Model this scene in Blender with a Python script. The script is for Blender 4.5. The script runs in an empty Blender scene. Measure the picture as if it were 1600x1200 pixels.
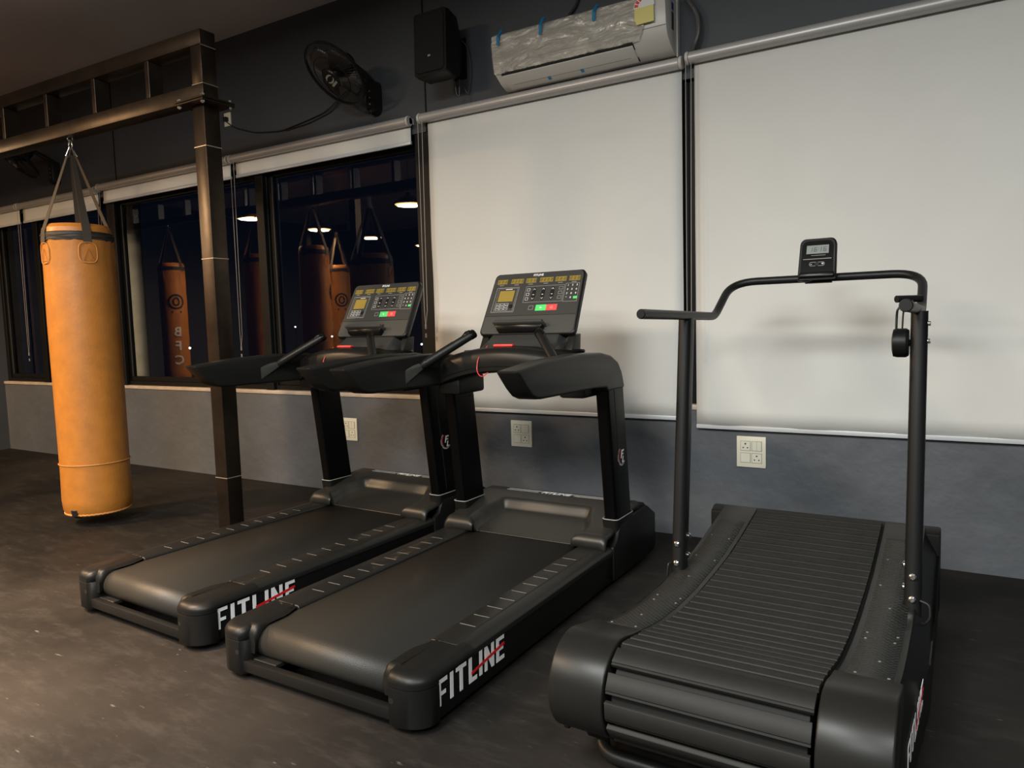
import bpy, bmesh, math, random
from mathutils import Vector, Matrix, noise
random.seed(4)
SC = bpy.context.scene
COL = SC.collection
PI = math.pi

# ---------------------------------------------------------------- camera
cd = bpy.data.cameras.new('camera'); cam = bpy.data.objects.new('camera', cd); COL.objects.link(cam)
cd.sensor_width = 36.0; cd.lens = 1138.23 / 1600 * 36.0; cd.clip_start = 0.02; cd.clip_end = 500
r_ = Vector((0.85568433, 0.51668333, -0.02902876)); u_ = Vector((-0.01888908, 0.08724099, 0.99600814)); f_ = Vector((-0.5171533, 0.85172023, -0.08441042))
mw = Matrix((( r_.x, u_.x, -f_.x, 0), (r_.y, u_.y, -f_.y, 0), (r_.z, u_.z, -f_.z, 1.3), (0, 0, 0, 1)))
cam.matrix_world = mw
SC.camera = cam

# ---------------------------------------------------------------- world, exposure, lights
SC.view_settings.view_transform = 'Standard'; SC.view_settings.look = 'None'
SC.view_settings.gamma = 1.0; SC.view_settings.use_curve_mapping = False
SC.view_settings.exposure = 1.26
w = bpy.data.worlds.new('night'); SC.world = w; w.use_nodes = True
bg = w.node_tree.nodes['Background']; bg.inputs[0].default_value = (0.12, 0.18, 0.42, 1); bg.inputs[1].default_value = 0.006

def area(name, loc, size, power, col, rot=(0, 0, 0), shape='DISK'):
    l = bpy.data.lights.new(name, 'AREA'); l.shape = shape; l.size = size; l.energy = power; l.color = col
    o = bpy.data.objects.new(name, l); o.location = loc; o.rotation_euler = rot; COL.objects.link(o); return o
WARM = (1.0, 0.66, 0.36); NEUT = (0.97, 1.0, 0.97)
CEIL_Z = 3.71
area('ceiling_light', (-4.3, -1.0, 3.60), 1.0, 90, (1.0, 0.76, 0.52))
down = area('ceiling_downlight', (-3.7, 0.1, 3.60), 0.6, 95, (1.0, 0.72, 0.50)); down.data.spread = math.radians(75)
area('ceiling_light', (-1.6, -1.2, 3.60), 1.6, 120, NEUT)
area('ceiling_light', (1.3, -1.0, 3.60), 1.6, 80, NEUT)
area('ceiling_light', (-0.4, -3.8, 3.60), 1.8, 120, NEUT)
area('ceiling_light', (-4.4, -3.0, 3.60), 1.6, 60, NEUT)
LAMPS = [(-6.23, 0.75), (-8.69, 1.32), (-8.89, -0.22), (-9.05, -1.64), (-9.16, -3.34)]
for i, (x, y) in enumerate(LAMPS):
    area('pendant_bulb', (x, y, 2.885), 0.30, (72, 50, 40, 30, 30)[i], WARM)

# ---------------------------------------------------------------- materials
def mat(name, col, rough=0.5, metal=0.0, spec=0.5, bump=None, var=None, coat=0.0, emit=None, estr=0.0):
    """procedural principled material; bump=(scale, strength, distance); var=(scale, amount) colour mottling"""
    m = bpy.data.materials.new(name); m.use_nodes = True
    nt = m.node_tree; N = nt.nodes; L = nt.links; p = N['Principled BSDF']
    p.inputs['Base Color'].default_value = (*col, 1); p.inputs['Roughness'].default_value = rough
    p.inputs['Metallic'].default_value = metal; p.inputs['Specular IOR Level'].default_value = spec
    if coat: p.inputs['Coat Weight'].default_value = coat; p.inputs['Coat Roughness'].default_value = 0.15
    if emit: p.inputs['Emission Color'].default_value = (*emit, 1); p.inputs['Emission Strength'].default_value = estr
    tc = N.new('ShaderNodeTexCoord')
    if bump:
        n = N.new('ShaderNodeTexNoise'); n.inputs['Scale'].default_value = bump[0]; n.inputs['Detail'].default_value = 4
        L.new(tc.outputs['Object'], n.inputs['Vector'])
        b = N.new('ShaderNodeBump'); b.inputs['Strength'].default_value = bump[1]; b.inputs['Distance'].default_value = bump[2]
        L.new(n.outputs['Fac'], b.inputs['Height']); L.new(b.outputs['Normal'], p.inputs['Normal'])
    if var:
        n = N.new('ShaderNodeTexNoise'); n.inputs['Scale'].default_value = var[0]; n.inputs['Detail'].default_value = 6; n.inputs['Roughness'].default_value = 0.62
        L.new(tc.outputs['Object'], n.inputs['Vector'])
        r = N.new('ShaderNodeValToRGB'); a = var[1]
        r.color_ramp.elements[0].position = 0.3; r.color_ramp.elements[1].position = 0.72
        r.color_ramp.elements[0].color = (*[c * (1 - a) for c in col], 1); r.color_ramp.elements[1].color = (*[min(1, c * (1 + a)) for c in col], 1)
        L.new(n.outputs['Fac'], r.inputs['Fac']); L.new(r.outputs['Color'], p.inputs['Base Color'])
    return m

M = {}
M['wall_dark'] = mat('wall_dark', (0.054, 0.06, 0.07), 0.62, bump=(9, 0.25, 0.01), var=(1.2, 0.12))
M['wall_grey'] = mat('wall_grey', (0.092, 0.0992, 0.112), 0.6, bump=(7, 0.6, 0.02), var=(2.0, 0.12))
M['ceiling'] = mat('ceiling', (0.52, 0.54, 0.58), 0.8, var=(1.0, 0.08))
M['blind'] = mat('blind', (0.68, 0.685, 0.665), 0.75, bump=(1.6, 0.25, 0.02), var=(1.3, 0.03))
M['alu'] = mat('alu', (0.50, 0.49, 0.48), 0.38, 0.35, bump=(60, 0.03, 0.001))
M['alu_white'] = mat('alu_white', (0.60, 0.62, 0.64), 0.35, 0.1)
M['bracket'] = mat('bracket', (0.62, 0.6, 0.56), 0.35)
M['frame'] = mat('frame', (0.006, 0.006, 0.006), 0.5, 0.0, spec=0.2, var=(3, 0.2))
M['frame_edge'] = mat('frame_edge', (0.05, 0.05, 0.05), 0.4)
M['sill'] = mat('sill', (0.50, 0.42, 0.34), 0.45, var=(8, 0.2), bump=(20, 0.2, 0.004))
M['steel'] = mat('steel', (0.0432, 0.031, 0.0223), 0.36, 0.75, bump=(14, 0.18, 0.004), var=(5, 0.4))
M['weld'] = mat('weld', (0.5, 0.42, 0.33), 0.45, 0.6)
M['leather'] = mat('leather', (0.44, 0.167, 0.026), 0.46, bump=(60, 0.30, 0.003), var=(11, 0.12))
M['thread'] = mat('thread', (0.55, 0.25, 0.07), 0.6)
M['strap'] = mat('strap', (0.045, 0.0348, 0.0252), 0.75, bump=(200, 0.4, 0.001))
M['strap_black'] = mat('strap_black', (0.012, 0.012, 0.013), 0.5, bump=(200, 0.4, 0.001))
M['chrome'] = mat('chrome', (0.75, 0.73, 0.70), 0.18, 1.0)
M['plastic'] = mat('plastic', (0.0069, 0.0069, 0.0066), 0.42, spec=0.22, bump=(260, 0.05, 0.0006))
M['plastic_grey'] = mat('plastic_grey', (0.0125, 0.0122, 0.0113), 0.36, spec=0.25, bump=(240, 0.06, 0.0006))
M['plastic_sheen'] = mat('plastic_sheen', (0.0112, 0.0108, 0.01), 0.36, spec=0.22, bump=(240, 0.06, 0.0006))
M['gloss_black'] = mat('gloss_black', (0.006, 0.006, 0.006), 0.22, spec=0.15)
M['post_black'] = mat('post_black', (0.002, 0.002, 0.0022), 0.34, spec=0.12)
M['rubber'] = mat('rubber', (0.010, 0.010, 0.010), 0.7, spec=0.2)
M['console'] = mat('console', (0.0581, 0.0581, 0.0542), 0.36, bump=(200, 0.05, 0.0005))
M['console_panel'] = mat('console_panel', (0.045, 0.045, 0.0434), 0.33)
M['tube_matte'] = mat('tube_matte', (0.0087, 0.0087, 0.0087), 0.42, spec=0.3, bump=(300, 0.06, 0.0005))
M['slat'] = mat('slat', (0.0111, 0.0108, 0.0097), 0.6, spec=0.25, bump=(45, 0.20, 0.001), var=(14, 0.12))
M['white_print'] = mat('white_print', (0.78, 0.78, 0.78), 0.45)
M['grey_print'] = mat('grey_print', (0.34, 0.34, 0.33), 0.5)
M['red_print'] = mat('red_print', (0.55, 0.012, 0.014), 0.45)
M['red'] = mat('red', (0.70, 0.05, 0.05), 0.4)
M['amber'] = mat('amber', (0.30, 0.22, 0.045), 0.35)
M['amber_digit'] = mat('amber_digit', (0.09, 0.07, 0.02), 0.35)
M['green_key'] = mat('green_key', (0.10, 0.72, 0.18), 0.4)
M['red_key'] = mat('red_key', (0.80, 0.08, 0.08), 0.4)
M['lcd'] = mat('lcd', (0.22, 0.25, 0.24), 0.25)
M['lcd_digit'] = mat('lcd_digit', (0.015, 0.018, 0.02), 0.3)
M['cream'] = mat('cream', (0.80, 0.76, 0.62), 0.38)
M['cream_edge'] = mat('cream_edge', (0.22, 0.20, 0.15), 0.5)
M['ac_white'] = mat('ac_white', (0.62, 0.6, 0.56), 0.35)
M['ac_slot'] = mat('ac_slot', (0.012, 0.012, 0.012), 0.6)
M['tape'] = mat('tape', (0.01, 0.20, 0.42), 0.35)
M['sticker_yellow'] = mat('sticker_yellow', (0.72, 0.66, 0.22), 0.4)
M['sticker_blue'] = mat('sticker_blue', (0.02, 0.06, 0.30), 0.4)
M['sticker_dark'] = mat('sticker_dark', (0.06, 0.06, 0.07), 0.5)
M['insulation'] = mat('insulation', (0.075, 0.075, 0.072), 0.35, bump=(60, 0.7, 0.004))
M['fan_black'] = mat('fan_black', (0.012, 0.012, 0.012), 0.32, spec=0.3)
M['fan_blade'] = mat('fan_blade', (0.035, 0.032, 0.028), 0.3)
M['badge'] = mat('badge', (0.42, 0.42, 0.36), 0.35, 0.3)
M['cable'] = mat('cable', (0.012, 0.012, 0.012), 0.5)
M['chain'] = mat('chain', (0.34, 0.31, 0.28), 0.4)
M['brown_wood'] = mat('brown_wood', (0.11, 0.05, 0.028), 0.5, var=(6, 0.3))
M['outside_grey'] = mat('outside_grey', (0.6, 0.62, 0.6), 0.6, var=(5, 0.15))
M['outside_dark'] = mat('outside_dark', (0.02, 0.022, 0.03), 0.8)
M['lamp_disc'] = mat('lamp_disc', (0.9, 0.8, 0.6), 0.5, emit=(1.0, 0.62, 0.25), estr=6)
M['shade'] = mat('shade', (0.02, 0.02, 0.02), 0.4)
M['city_lamp'] = mat('city_lamp', (0.8, 0.9, 1.0), 0.5, emit=(0.75, 0.88, 1.0), estr=1.6)
M['red_lamp'] = mat('red_lamp', (0.9, 0.1, 0.2), 0.5, emit=(1.0, 0.05, 0.12), estr=1.5)

def floor_mat():
    m = mat('floor_rubber', (0.035, 0.031, 0.028), 0.5, spec=0.22); nt = m.node_tree; N = nt.nodes; L = nt.links; p = N['Principled BSDF']
    tc = N.new('ShaderNodeTexCoord')
    n1 = N.new('ShaderNodeTexNoise'); n1.inputs['Scale'].default_value = 1.1; n1.inputs['Detail'].default_value = 8; n1.inputs['Roughness'].default_value = 0.6
    n2 = N.new('ShaderNodeTexNoise'); n2.inputs['Scale'].default_value = 5.0; n2.inputs['Detail'].default_value = 10; n2.inputs['Roughness'].default_value = 0.75
    mp = N.new('ShaderNodeMapping'); mp.inputs['Scale'].default_value = (0.7, 2.4, 1); mp.inputs['Rotation'].default_value = (0, 0, 0.5)
    L.new(tc.outputs['Object'], n1.inputs['Vector']); L.new(tc.outputs['Object'], mp.inputs['Vector']); L.new(mp.outputs['Vector'], n2.inputs['Vector'])
    r1 = N.new('ShaderNodeValToRGB'); r1.color_ramp.elements[0].position = 0.35; r1.color_ramp.elements[1].position = 0.70
    r1.color_ramp.elements[0].color = (0.0050, 0.0045, 0.0042, 1); r1.color_ramp.elements[1].color = (0.022, 0.0185, 0.0160, 1)
    r2 = N.new('ShaderNodeValToRGB'); r2.color_ramp.elements[0].position = 0.50; r2.color_ramp.elements[1].position = 0.80
    r2.color_ramp.elements[0].color = (0, 0, 0, 1); r2.color_ramp.elements[1].color = (0.055, 0.05, 0.045, 1)
    # small scuffs
    n3 = N.new('ShaderNodeTexNoise'); n3.inputs['Scale'].default_value = 17.0; n3.inputs['Detail'].default_value = 3
    L.new(mp.outputs['Vector'], n3.inputs['Vector'])
    r3 = N.new('ShaderNodeValToRGB'); r3.color_ramp.elements[0].position = 0.70; r3.color_ramp.elements[1].position = 0.78
    r3.color_ramp.elements[0].color = (0, 0, 0, 1); r3.color_ramp.elements[1].color = (0.13, 0.12, 0.11, 1)
    a = N.new('ShaderNodeMixRGB'); a.blend_type = 'ADD'; a.inputs[0].default_value = 0.34
    b = N.new('ShaderNodeMixRGB'); b.blend_type = 'ADD'; b.inputs[0].default_value = 0.6
    L.new(n1.outputs['Fac'], r1.inputs['Fac']); L.new(n2.outputs['Fac'], r2.inputs['Fac']); L.new(n3.outputs['Fac'], r3.inputs['Fac'])
    L.new(r1.outputs['Color'], a.inputs[1]); L.new(r2.outputs['Color'], a.inputs[2]); L.new(a.outputs['Color'], b.inputs[1]); L.new(r3.outputs['Color'], b.inputs[2])
    L.new(b.outputs['Color'], p.inputs['Base Color'])
    bm = N.new('ShaderNodeBump'); bm.inputs['Strength'].default_value = 0.10; bm.inputs['Distance'].default_value = 0.006
    n4 = N.new('ShaderNodeTexNoise'); n4.inputs['Scale'].default_value = 30; n4.inputs['Detail'].default_value = 8
    L.new(tc.outputs['Object'], n4.inputs['Vector']); L.new(n4.outputs['Fac'], bm.inputs['Height']); L.new(bm.outputs['Normal'], p.inputs['Normal'])
    rr = N.new('ShaderNodeMapRange'); rr.inputs['To Min'].default_value = 0.50; rr.inputs['To Max'].default_value = 0.72
    L.new(n2.outputs['Fac'], rr.inputs['Value']); L.new(rr.outputs['Result'], p.inputs['Roughness'])
    return m
M['floor'] = floor_mat()

def belt_mat():
    m = mat('belt', (0.0215, 0.0205, 0.0180), 0.48, spec=0.33); nt = m.node_tree; N = nt.nodes; L = nt.links; p = N['Principled BSDF']
    tc = N.new('ShaderNodeTexCoord'); v = N.new('ShaderNodeTexVoronoi'); v.inputs['Scale'].default_value = 330
    L.new(tc.outputs['Object'], v.inputs['Vector'])
    b = N.new('ShaderNodeBump'); b.inputs['Strength'].default_value = 0.5; b.inputs['Distance'].default_value = 0.0008
    L.new(v.outputs['Distance'], b.inputs['Height']); L.new(b.outputs['Normal'], p.inputs['Normal'])
    return m
M['belt'] = belt_mat()

def knurl_mat():
    m = mat('tread_plate', (0.022, 0.022, 0.020), 0.45, spec=0.3); nt = m.node_tree; N = nt.nodes; L = nt.links; p = N['Principled BSDF']
    tc = N.new('ShaderNodeTexCoord'); mp = N.new('ShaderNodeMapping'); mp.inputs['Rotation'].default_value = (0, 0, PI / 4)
    mp.inputs['Scale'].default_value = (62, 62, 62)
    v = N.new('ShaderNodeTexVoronoi'); v.inputs['Scale'].default_value = 1.0; v.inputs['Randomness'].default_value = 0.0; v.voronoi_dimensions = '2D'
    L.new(tc.outputs['Object'], mp.inputs['Vector']); L.new(mp.outputs['Vector'], v.inputs['Vector'])
    b = N.new('ShaderNodeBump'); b.invert = True; b.inputs['Strength'].default_value = 1.0; b.inputs['Distance'].default_value = 0.004
    L.new(v.outputs['Distance'], b.inputs['Height']); L.new(b.outputs['Normal'], p.inputs['Normal'])
    return m
M['tread_plate'] = knurl_mat()

def glass_mat(name, tint, ior):
    m = bpy.data.materials.new(name); m.use_nodes = True; nt = m.node_tree; N = nt.nodes; L = nt.links
    N.remove(N['Principled BSDF']); o = N['Material Output']
    t = N.new('ShaderNodeBsdfTransparent'); t.inputs[0].default_value = (*tint, 1)
    g = N.new('ShaderNodeBsdfGlossy'); g.inputs['Roughness'].default_value = 0.0; g.inputs['Color'].default_value = (1, 1, 1, 1)
    fr = N.new('ShaderNodeFresnel'); fr.inputs['IOR'].default_value = ior
    mx = N.new('ShaderNodeMixShader')
    L.new(fr.outputs[0], mx.inputs[0]); L.new(t.outputs[0], mx.inputs[1]); L.new(g.outputs[0], mx.inputs[2]); L.new(mx.outputs[0], o.inputs[0])
    return m
M['glass'] = glass_mat('window_glass', (0.78, 0.82, 0.84), 1.75)

def film_mat():
    m = bpy.data.materials.new('film'); m.use_nodes = True; nt = m.node_tree; N = nt.nodes; L = nt.links
    N.remove(N['Principled BSDF']); o = N['Material Output']
    t = N.new('ShaderNodeBsdfTransparent'); t.inputs[0].default_value = (1, 1, 0.98, 1)
    g = N.new('ShaderNodeBsdfGlossy'); g.inputs['Roughness'].default_value = 0.27; g.inputs['Color'].default_value = (1, 0.98, 0.9, 1)
    d = N.new('ShaderNodeBsdfDiffuse'); d.inputs[0].default_value = (0.85, 0.83, 0.76, 1)
    tc = N.new('ShaderNodeTexCoord'); mp = N.new('ShaderNodeMapping'); mp.inputs['Scale'].default_value = (3.2, 9, 9); mp.inputs['Rotation'].default_value = (0, 0.45, 0)
    n = N.new('ShaderNodeTexNoise'); n.inputs['Scale'].default_value = 1.6; n.inputs['Detail'].default_value = 7; n.inputs['Distortion'].default_value = 1.6
    L.new(tc.outputs['Object'], mp.inputs['Vector']); L.new(mp.outputs['Vector'], n.inputs['Vector'])
    b = N.new('ShaderNodeBump'); b.inputs['Strength'].default_value = 1.0; b.inputs['Distance'].default_value = 0.10
    L.new(n.outputs['Fac'], b.inputs['Height']); L.new(b.outputs['Normal'], g.inputs['Normal'])
    m1 = N.new('ShaderNodeMixShader'); m1.inputs[0].default_value = 0.55
    m2 = N.new('ShaderNodeMixShader'); m2.inputs[0].default_value = 0.55
    L.new(t.outputs[0], m1.inputs[1]); L.new(d.outputs[0], m1.inputs[2]); L.new(m1.outputs[0], m2.inputs[1]); L.new(g.outputs[0], m2.inputs[2])
    L.new(m2.outputs[0], o.inputs[0]); return m
M['film'] = film_mat()
M['cover_sheen'] = mat('cover_sheen', (0.018, 0.0174, 0.0156), 0.38, spec=0.4, bump=(240, 0.05, 0.0006))
M['mark'] = mat('mark', (0.24, 0.23, 0.21), 0.5)
M['screw_grey'] = mat('screw_grey', (0.30, 0.30, 0.28), 0.45, 0.6)

# ---------------------------------------------------------------- geometry helpers (verts, faces)
def join(*gs):
    V = []; F = []
    for v, f in gs:
        k = len(V); V += list(v); F += [tuple(i + k for i in q) for q in f]
    return V, F
def xf(g, m): return [tuple(m @ Vector(v)) for v in g[0]], g[1]
def mv(g, x=0, y=0, z=0): return [(a + x, b + y, c + z) for a, b, c in g[0]], g[1]
def flip(g): return [(-a, b, c) for a, b, c in g[0]], [tuple(reversed(q)) for q in g[1]]
def box(x0, x1, y0, y1, z0, z1):
    return [(x0,y0,z0),(x1,y0,z0),(x1,y1,z0),(x0,y1,z0),(x0,y0,z1),(x1,y0,z1),(x1,y1,z1),(x0,y1,z1)], \
           [(0,3,2,1),(4,5,6,7),(0,1,5,4),(1,2,6,5),(2,3,7,6),(3,0,4,7)]
def prism(poly, axis, a, b):
    """poly in the other two axes; X: (y,z); Y: (x,z); Z: (x,y)"""
    def P(p, t): return {'X': (t, p[0], p[1]), 'Y': (p[0], t, p[1]), 'Z': (p[0], p[1], t)}[axis]
    n = len(poly); V = [P(p, a) for p in poly] + [P(p, b) for p in poly]
    F = [tuple(range(n)), tuple(range(2*n-1, n-1, -1))] + [(i, i+n, (i+1) % n + n, (i+1) % n) for i in range(n)]
    return V, F
def tube(pts, r, n=12, cap=True, closed=False, ry=None):
    pts = [Vector(p) for p in pts]; K = len(pts); V = []; F = []
    T = []
    for i in range(K):
        a = pts[(i-1) % K] if (closed or i > 0) else pts[0]; b = pts[(i+1) % K] if (closed or i < K-1) else pts[-1]
        T.append((b - a).normalized())
    up = Vector((0, 0, 1)) if abs(T[0].z) < 0.9 else Vector((0, 1, 0))
    nrm = (up - T[0] * up.dot(T[0])).normalized()
    for i in range(K):
        if i: nrm = (nrm - T[i] * nrm.dot(T[i])).normalized()
        bn = T[i].cross(nrm); rr = r[i] if isinstance(r, (list, tuple)) else r; r2 = ry if ry else rr
        for k in range(n):
            t = 2*PI*k/n; V.append(tuple(pts[i] + nrm*math.cos(t)*r2 + bn*math.sin(t)*rr))
    for i in range(K if closed else K-1):
        j = (i+1) % K
        for k in range(n): F.append((i*n+k, i*n+(k+1) % n, j*n+(k+1) % n, j*n+k))
    if cap and not closed: F += [tuple(range(n-1, -1, -1)), tuple((K-1)*n+k for k in range(n))]
    return V, F
def lathe(prof, n=32, c=(0, 0, 0)):
    V = []; F = []
    for r, z in prof:
        for k in range(n): t = 2*PI*k/n; V.append((c[0]+r*math.cos(t), c[1]+r*math.sin(t), c[2]+z))
    for i in range(len(prof)-1):
        for k in range(n): F.append((i*n+k, i*n+(k+1) % n, (i+1)*n+(k+1) % n, (i+1)*n+k))
    F += [tuple(range(n-1, -1, -1)), tuple((len(prof)-1)*n+k for k in range(n))]
    return V, F
def rotg(g, axis, ang, piv=(0, 0, 0)):
    m = Matrix.Translation(piv) @ Matrix.Rotation(ang, 4, axis) @ Matrix.Translation([-a for a in piv]); return xf(g, m)
def align(g, d, loc):
    """take a Z-up shape, point its Z along d, move to loc"""
    q = Vector((0, 0, 1)).rotation_difference(Vector(d).normalized()); return xf(g, Matrix.Translation(loc) @ q.to_matrix().to_4x4())
def loft(secs, cap=True):
    n = len(secs[0]); V = [p for s in secs for p in s]; F = []
    for i in range(len(secs)-1):
        for k in range(n): F.append((i*n+k, i*n+(k+1) % n, (i+1)*n+(k+1) % n, (i+1)*n+k))
    if cap: F += [tuple(range(n-1, -1, -1)), tuple((len(secs)-1)*n+k for k in range(n))]
    return V, F
def rrect(x0, x1, y0, y1, r, n=5):
    P = []
    for cx, cy, a in ((x1-r, y0+r, -PI/2), (x1-r, y1-r, 0), (x0+r, y1-r, PI/2), (x0+r, y0+r, PI)):
        for k in range(n+1): t = a + PI/2*k/n; P.append((cx+r*math.cos(t), cy+r*math.sin(t)))
    return P
def smooth_path(pts, rad, n=6):
    """round the corners of a polyline"""
    P = [Vector(p) for p in pts]; out = [P[0]]
    for i in range(1, len(P)-1):
        a = (P[i-1]-P[i]); b = (P[i+1]-P[i]); r = min(rad[i-1] if isinstance(rad, (list, tuple)) else rad, a.length*0.49, b.length*0.49)
        p0 = P[i]+a.normalized()*r; p2 = P[i]+b.normalized()*r
        for k in range(n+1): t = k/n; out.append(p0*(1-t)**2 + P[i]*2*t*(1-t) + p2*t*t)
    out.append(P[-1]); return out
def sstep(a, b, x): t = max(0, min(1, (x-a)/(b-a))); return t*t*(3-2*t)

def mk(name, g, m, parent=None, bevel=0, seg=2, ang=32, smooth=True, label=None, kind=None):
    me = bpy.data.meshes.new(name); bm = bmesh.new()
    vs = [bm.verts.new(v) for v in g[0]]
    for q in g[1]:
        try: bm.faces.new([vs[i] for i in q])
        except ValueError: pass
    bmesh.ops.recalc_face_normals(bm, faces=bm.faces)
    if bevel:
        es = [e for e in bm.edges if len(e.link_faces) == 2 and e.calc_face_angle(0) > math.radians(38)]
        bmesh.ops.bevel(bm, geom=es, offset=bevel, segments=seg, affect='EDGES', profile=0.5, clamp_overlap=True)
    bm.to_mesh(me); bm.free()
    if smooth:
        me.shade_smooth(); me.set_sharp_from_angle(angle=math.radians(ang))
    me.materials.append(M[m])
    o = bpy.data.objects.new(name, me); COL.objects.link(o)
    if parent: o.parent = parent
    if label: o['label'] = label
    if kind: o['kind'] = kind
    return o
def thing(name, label, cat, loc=(0, 0, 0), rz=0, group=None):
    o = bpy.data.objects.new(name, None); COL.objects.link(o); o.location = loc; o.rotation_euler = (0, 0, rz)
    o.empty_display_size = 0.1; o['label'] = label; o['category'] = cat
    if group: o['group'] = group
    return o
def tag(o, label, cat, group=None):
    o['label'] = label; o['category'] = cat
    if group: o['group'] = group
    return o
def struct(name, g, m, parent=None, **k):
    o = mk(name, g, m, parent, **k)
    if not parent: o['kind'] = 'structure'
    return o
def copy_tree(o, parent=None):
    c = o.copy(); COL.objects.link(c); c.parent = parent
    for ch in list(o.children): copy_tree(ch, c)
    return c
def textgeo(body, size, depth=0.0008, shear=0.0, bold=0.0):
    """lettering in the XY plane, centred, facing +Z"""
    cu = bpy.data.curves.new('t', 'FONT'); cu.body = body; cu.size = size; cu.extrude = depth; cu.shear = shear; cu.offset = bold
    cu.align_x = 'CENTER'; cu.align_y = 'CENTER'; cu.resolution_u = 2
    o = bpy.data.objects.new('t', cu); COL.objects.link(o)
    dg = bpy.context.evaluated_depsgraph_get(); dg.update(); me = bpy.data.meshes.new_from_object(o.evaluated_get(dg))
    g = ([tuple(v.co) for v in me.vertices], [tuple(p.vertices) for p in me.polygons])
    bpy.data.objects.remove(o); bpy.data.meshes.remove(me); bpy.data.curves.remove(cu); return g
def frame3(o, ex, ey, ez):
    """matrix taking XYZ to the given axes at o"""
    ex, ey, ez = Vector(ex), Vector(ey), Vector(ez)
    return Matrix(((ex.x, ey.x, ez.x, o[0]), (ex.y, ey.y, ez.y, o[1]), (ex.z, ey.z, ez.z, o[2]), (0, 0, 0, 1)))

SEG = {'0': 'abcdef', '1': 'bc', '6': 'acdefg', '8': 'abcdefg'}
def digit(ch, x, y, w, h, t, z0, z1, slant=0.10):
    G = []
    R_ = {'a': (0, w, h-t, h), 'g': (0, w, h/2-t/2, h/2+t/2), 'd': (0, w, 0, t), 'f': (0, t, h/2, h), 'b': (w-t, w, h/2, h), 'e': (0, t, 0, h/2), 'c': (w-t, w, 0, h/2)}
    for s in SEG[ch]:
        a, b, c, d = R_[s]; e = t*0.12
        v, f = box(a+e, b-e, c+e, d-e, z0, z1); G.append(([(x+p[0]+p[1]*slant, y+p[1], p[2]) for p in v], f))
    return join(*G)

LET = {  # heavy condensed letters, unit height, width w
 'F': (0.50, [[(0,0),(.17,0),(.17,.38),(.42,.38),(.42,.53),(.17,.53),(.17,.84),(.50,.84),(.50,1),(0,1)]]),
 'I': (0.17, [[(0,0),(.17,0),(.17,1),(0,1)]]),
 'T': (0.56, [[(.195,0),(.365,0),(.365,.84),(.56,.84),(.56,1),(0,1),(0,.84),(.195,.84)]]),
 'L': (0.46, [[(0,0),(.46,0),(.46,.17),(.17,.17),(.17,1),(0,1)]]),
 'N': (0.58, [[(0,0),(.16,0),(.16,.62),(.42,0),(.58,0),(.58,1),(.42,1),(.42,.38),(.16,1),(0,1)]]),
 'E': (0.50, [[(0,0),(.50,0),(.50,.16),(.17,.16),(.17,.42),(.44,.42),(.44,.57),(.17,.57),(.17,.84),(.50,.84),(.50,1),(0,1)]])}
def wordmark(length, height, depth=0.0012, slant=0.10):
    """FITLINE lettering in XY, baseline at y=0, x from 0; returns (white, red)"""
    word = 'FITLINE'; gap = 0.15; tot = sum(LET[c][0] for c in word) + gap*(len(word)-1); s = length/tot
    x = 0; G = []
    for c in word:
        wd, polys = LET[c]
        for pl in polys: G.append(prism([((x+p[0])*s + slant*p[1]*height*0.3, p[1]*height) for p in pl], 'Z', 0, depth))
        x += wd + gap
    a = length*0.475; b = length*1.0
    red = prism([(a, height*.30), (a, height*.42), (b, height*.70), (b+length*.01, height*.58)], 'Z', depth, depth*2)
    return join(*G), red

# ================================================================ SETTING
D = 4.167; SILL = 0.79; HEAD = 2.64
struct('floor', box(-13, 4.5, -6, D+0.02, -0.1, 0), 'floor')
struct('ceiling', box(-13, 4.5, -6, D+0.3, CEIL_Z, CEIL_Z+0.1), 'ceiling')
wb = struct('wall_back', join(box(-13, 4.5, D, D+0.22, HEAD, CEIL_Z), box(2.2, 4.5, D, D+0.22, SILL, HEAD), box(-13, -9.42, D, D+0.22, SILL, HEAD)), 'wall_dark')
struct('wall_back_lower', box(-13, 4.5, D-0.001, D+0.22, 0, SILL-0.03), 'wall_grey')
struct('wall_left', box(-13.1, -13, -6, D, 0, CEIL_Z), 'wall_dark')
struct('wall_right', box(4.5, 4.6, -6, D, 0, CEIL_Z), 'wall_dark')
struct('wall_front', box(-13, 4.5, -6.1, -6, 0, CEIL_Z), 'wall_dark')
struct('trim_1', box(-9.42, 2.2, D-0.012, D+0.16, SILL-0.03, SILL), 'sill', bevel=0.004, label='pale window ledge above the grey lower wall')
struct('trim_2', box(-3.168, -3.158, D-0.005, D, HEAD, CEIL_Z), 'frame', label='thin dark vertical seam on the upper wall')
struct('trim_3', box(-6.91, -6.90, D-0.005, D, HEAD, CEIL_Z), 'frame', label='thin dark vertical seam on the upper wall behind the punching bag rack')
struct('trim_4', join(box(-9.80, -9.42, D-0.16, D, 0, CEIL_Z)), 'wall_dark', label='pilaster at the far left end of the window wall')
struct('trim_5', join(box(-9.44, -9.40, D-0.19, D-0.161, SILL, 2.7)), 'brown_wood', label='brown upright strip at the far left')
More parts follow.
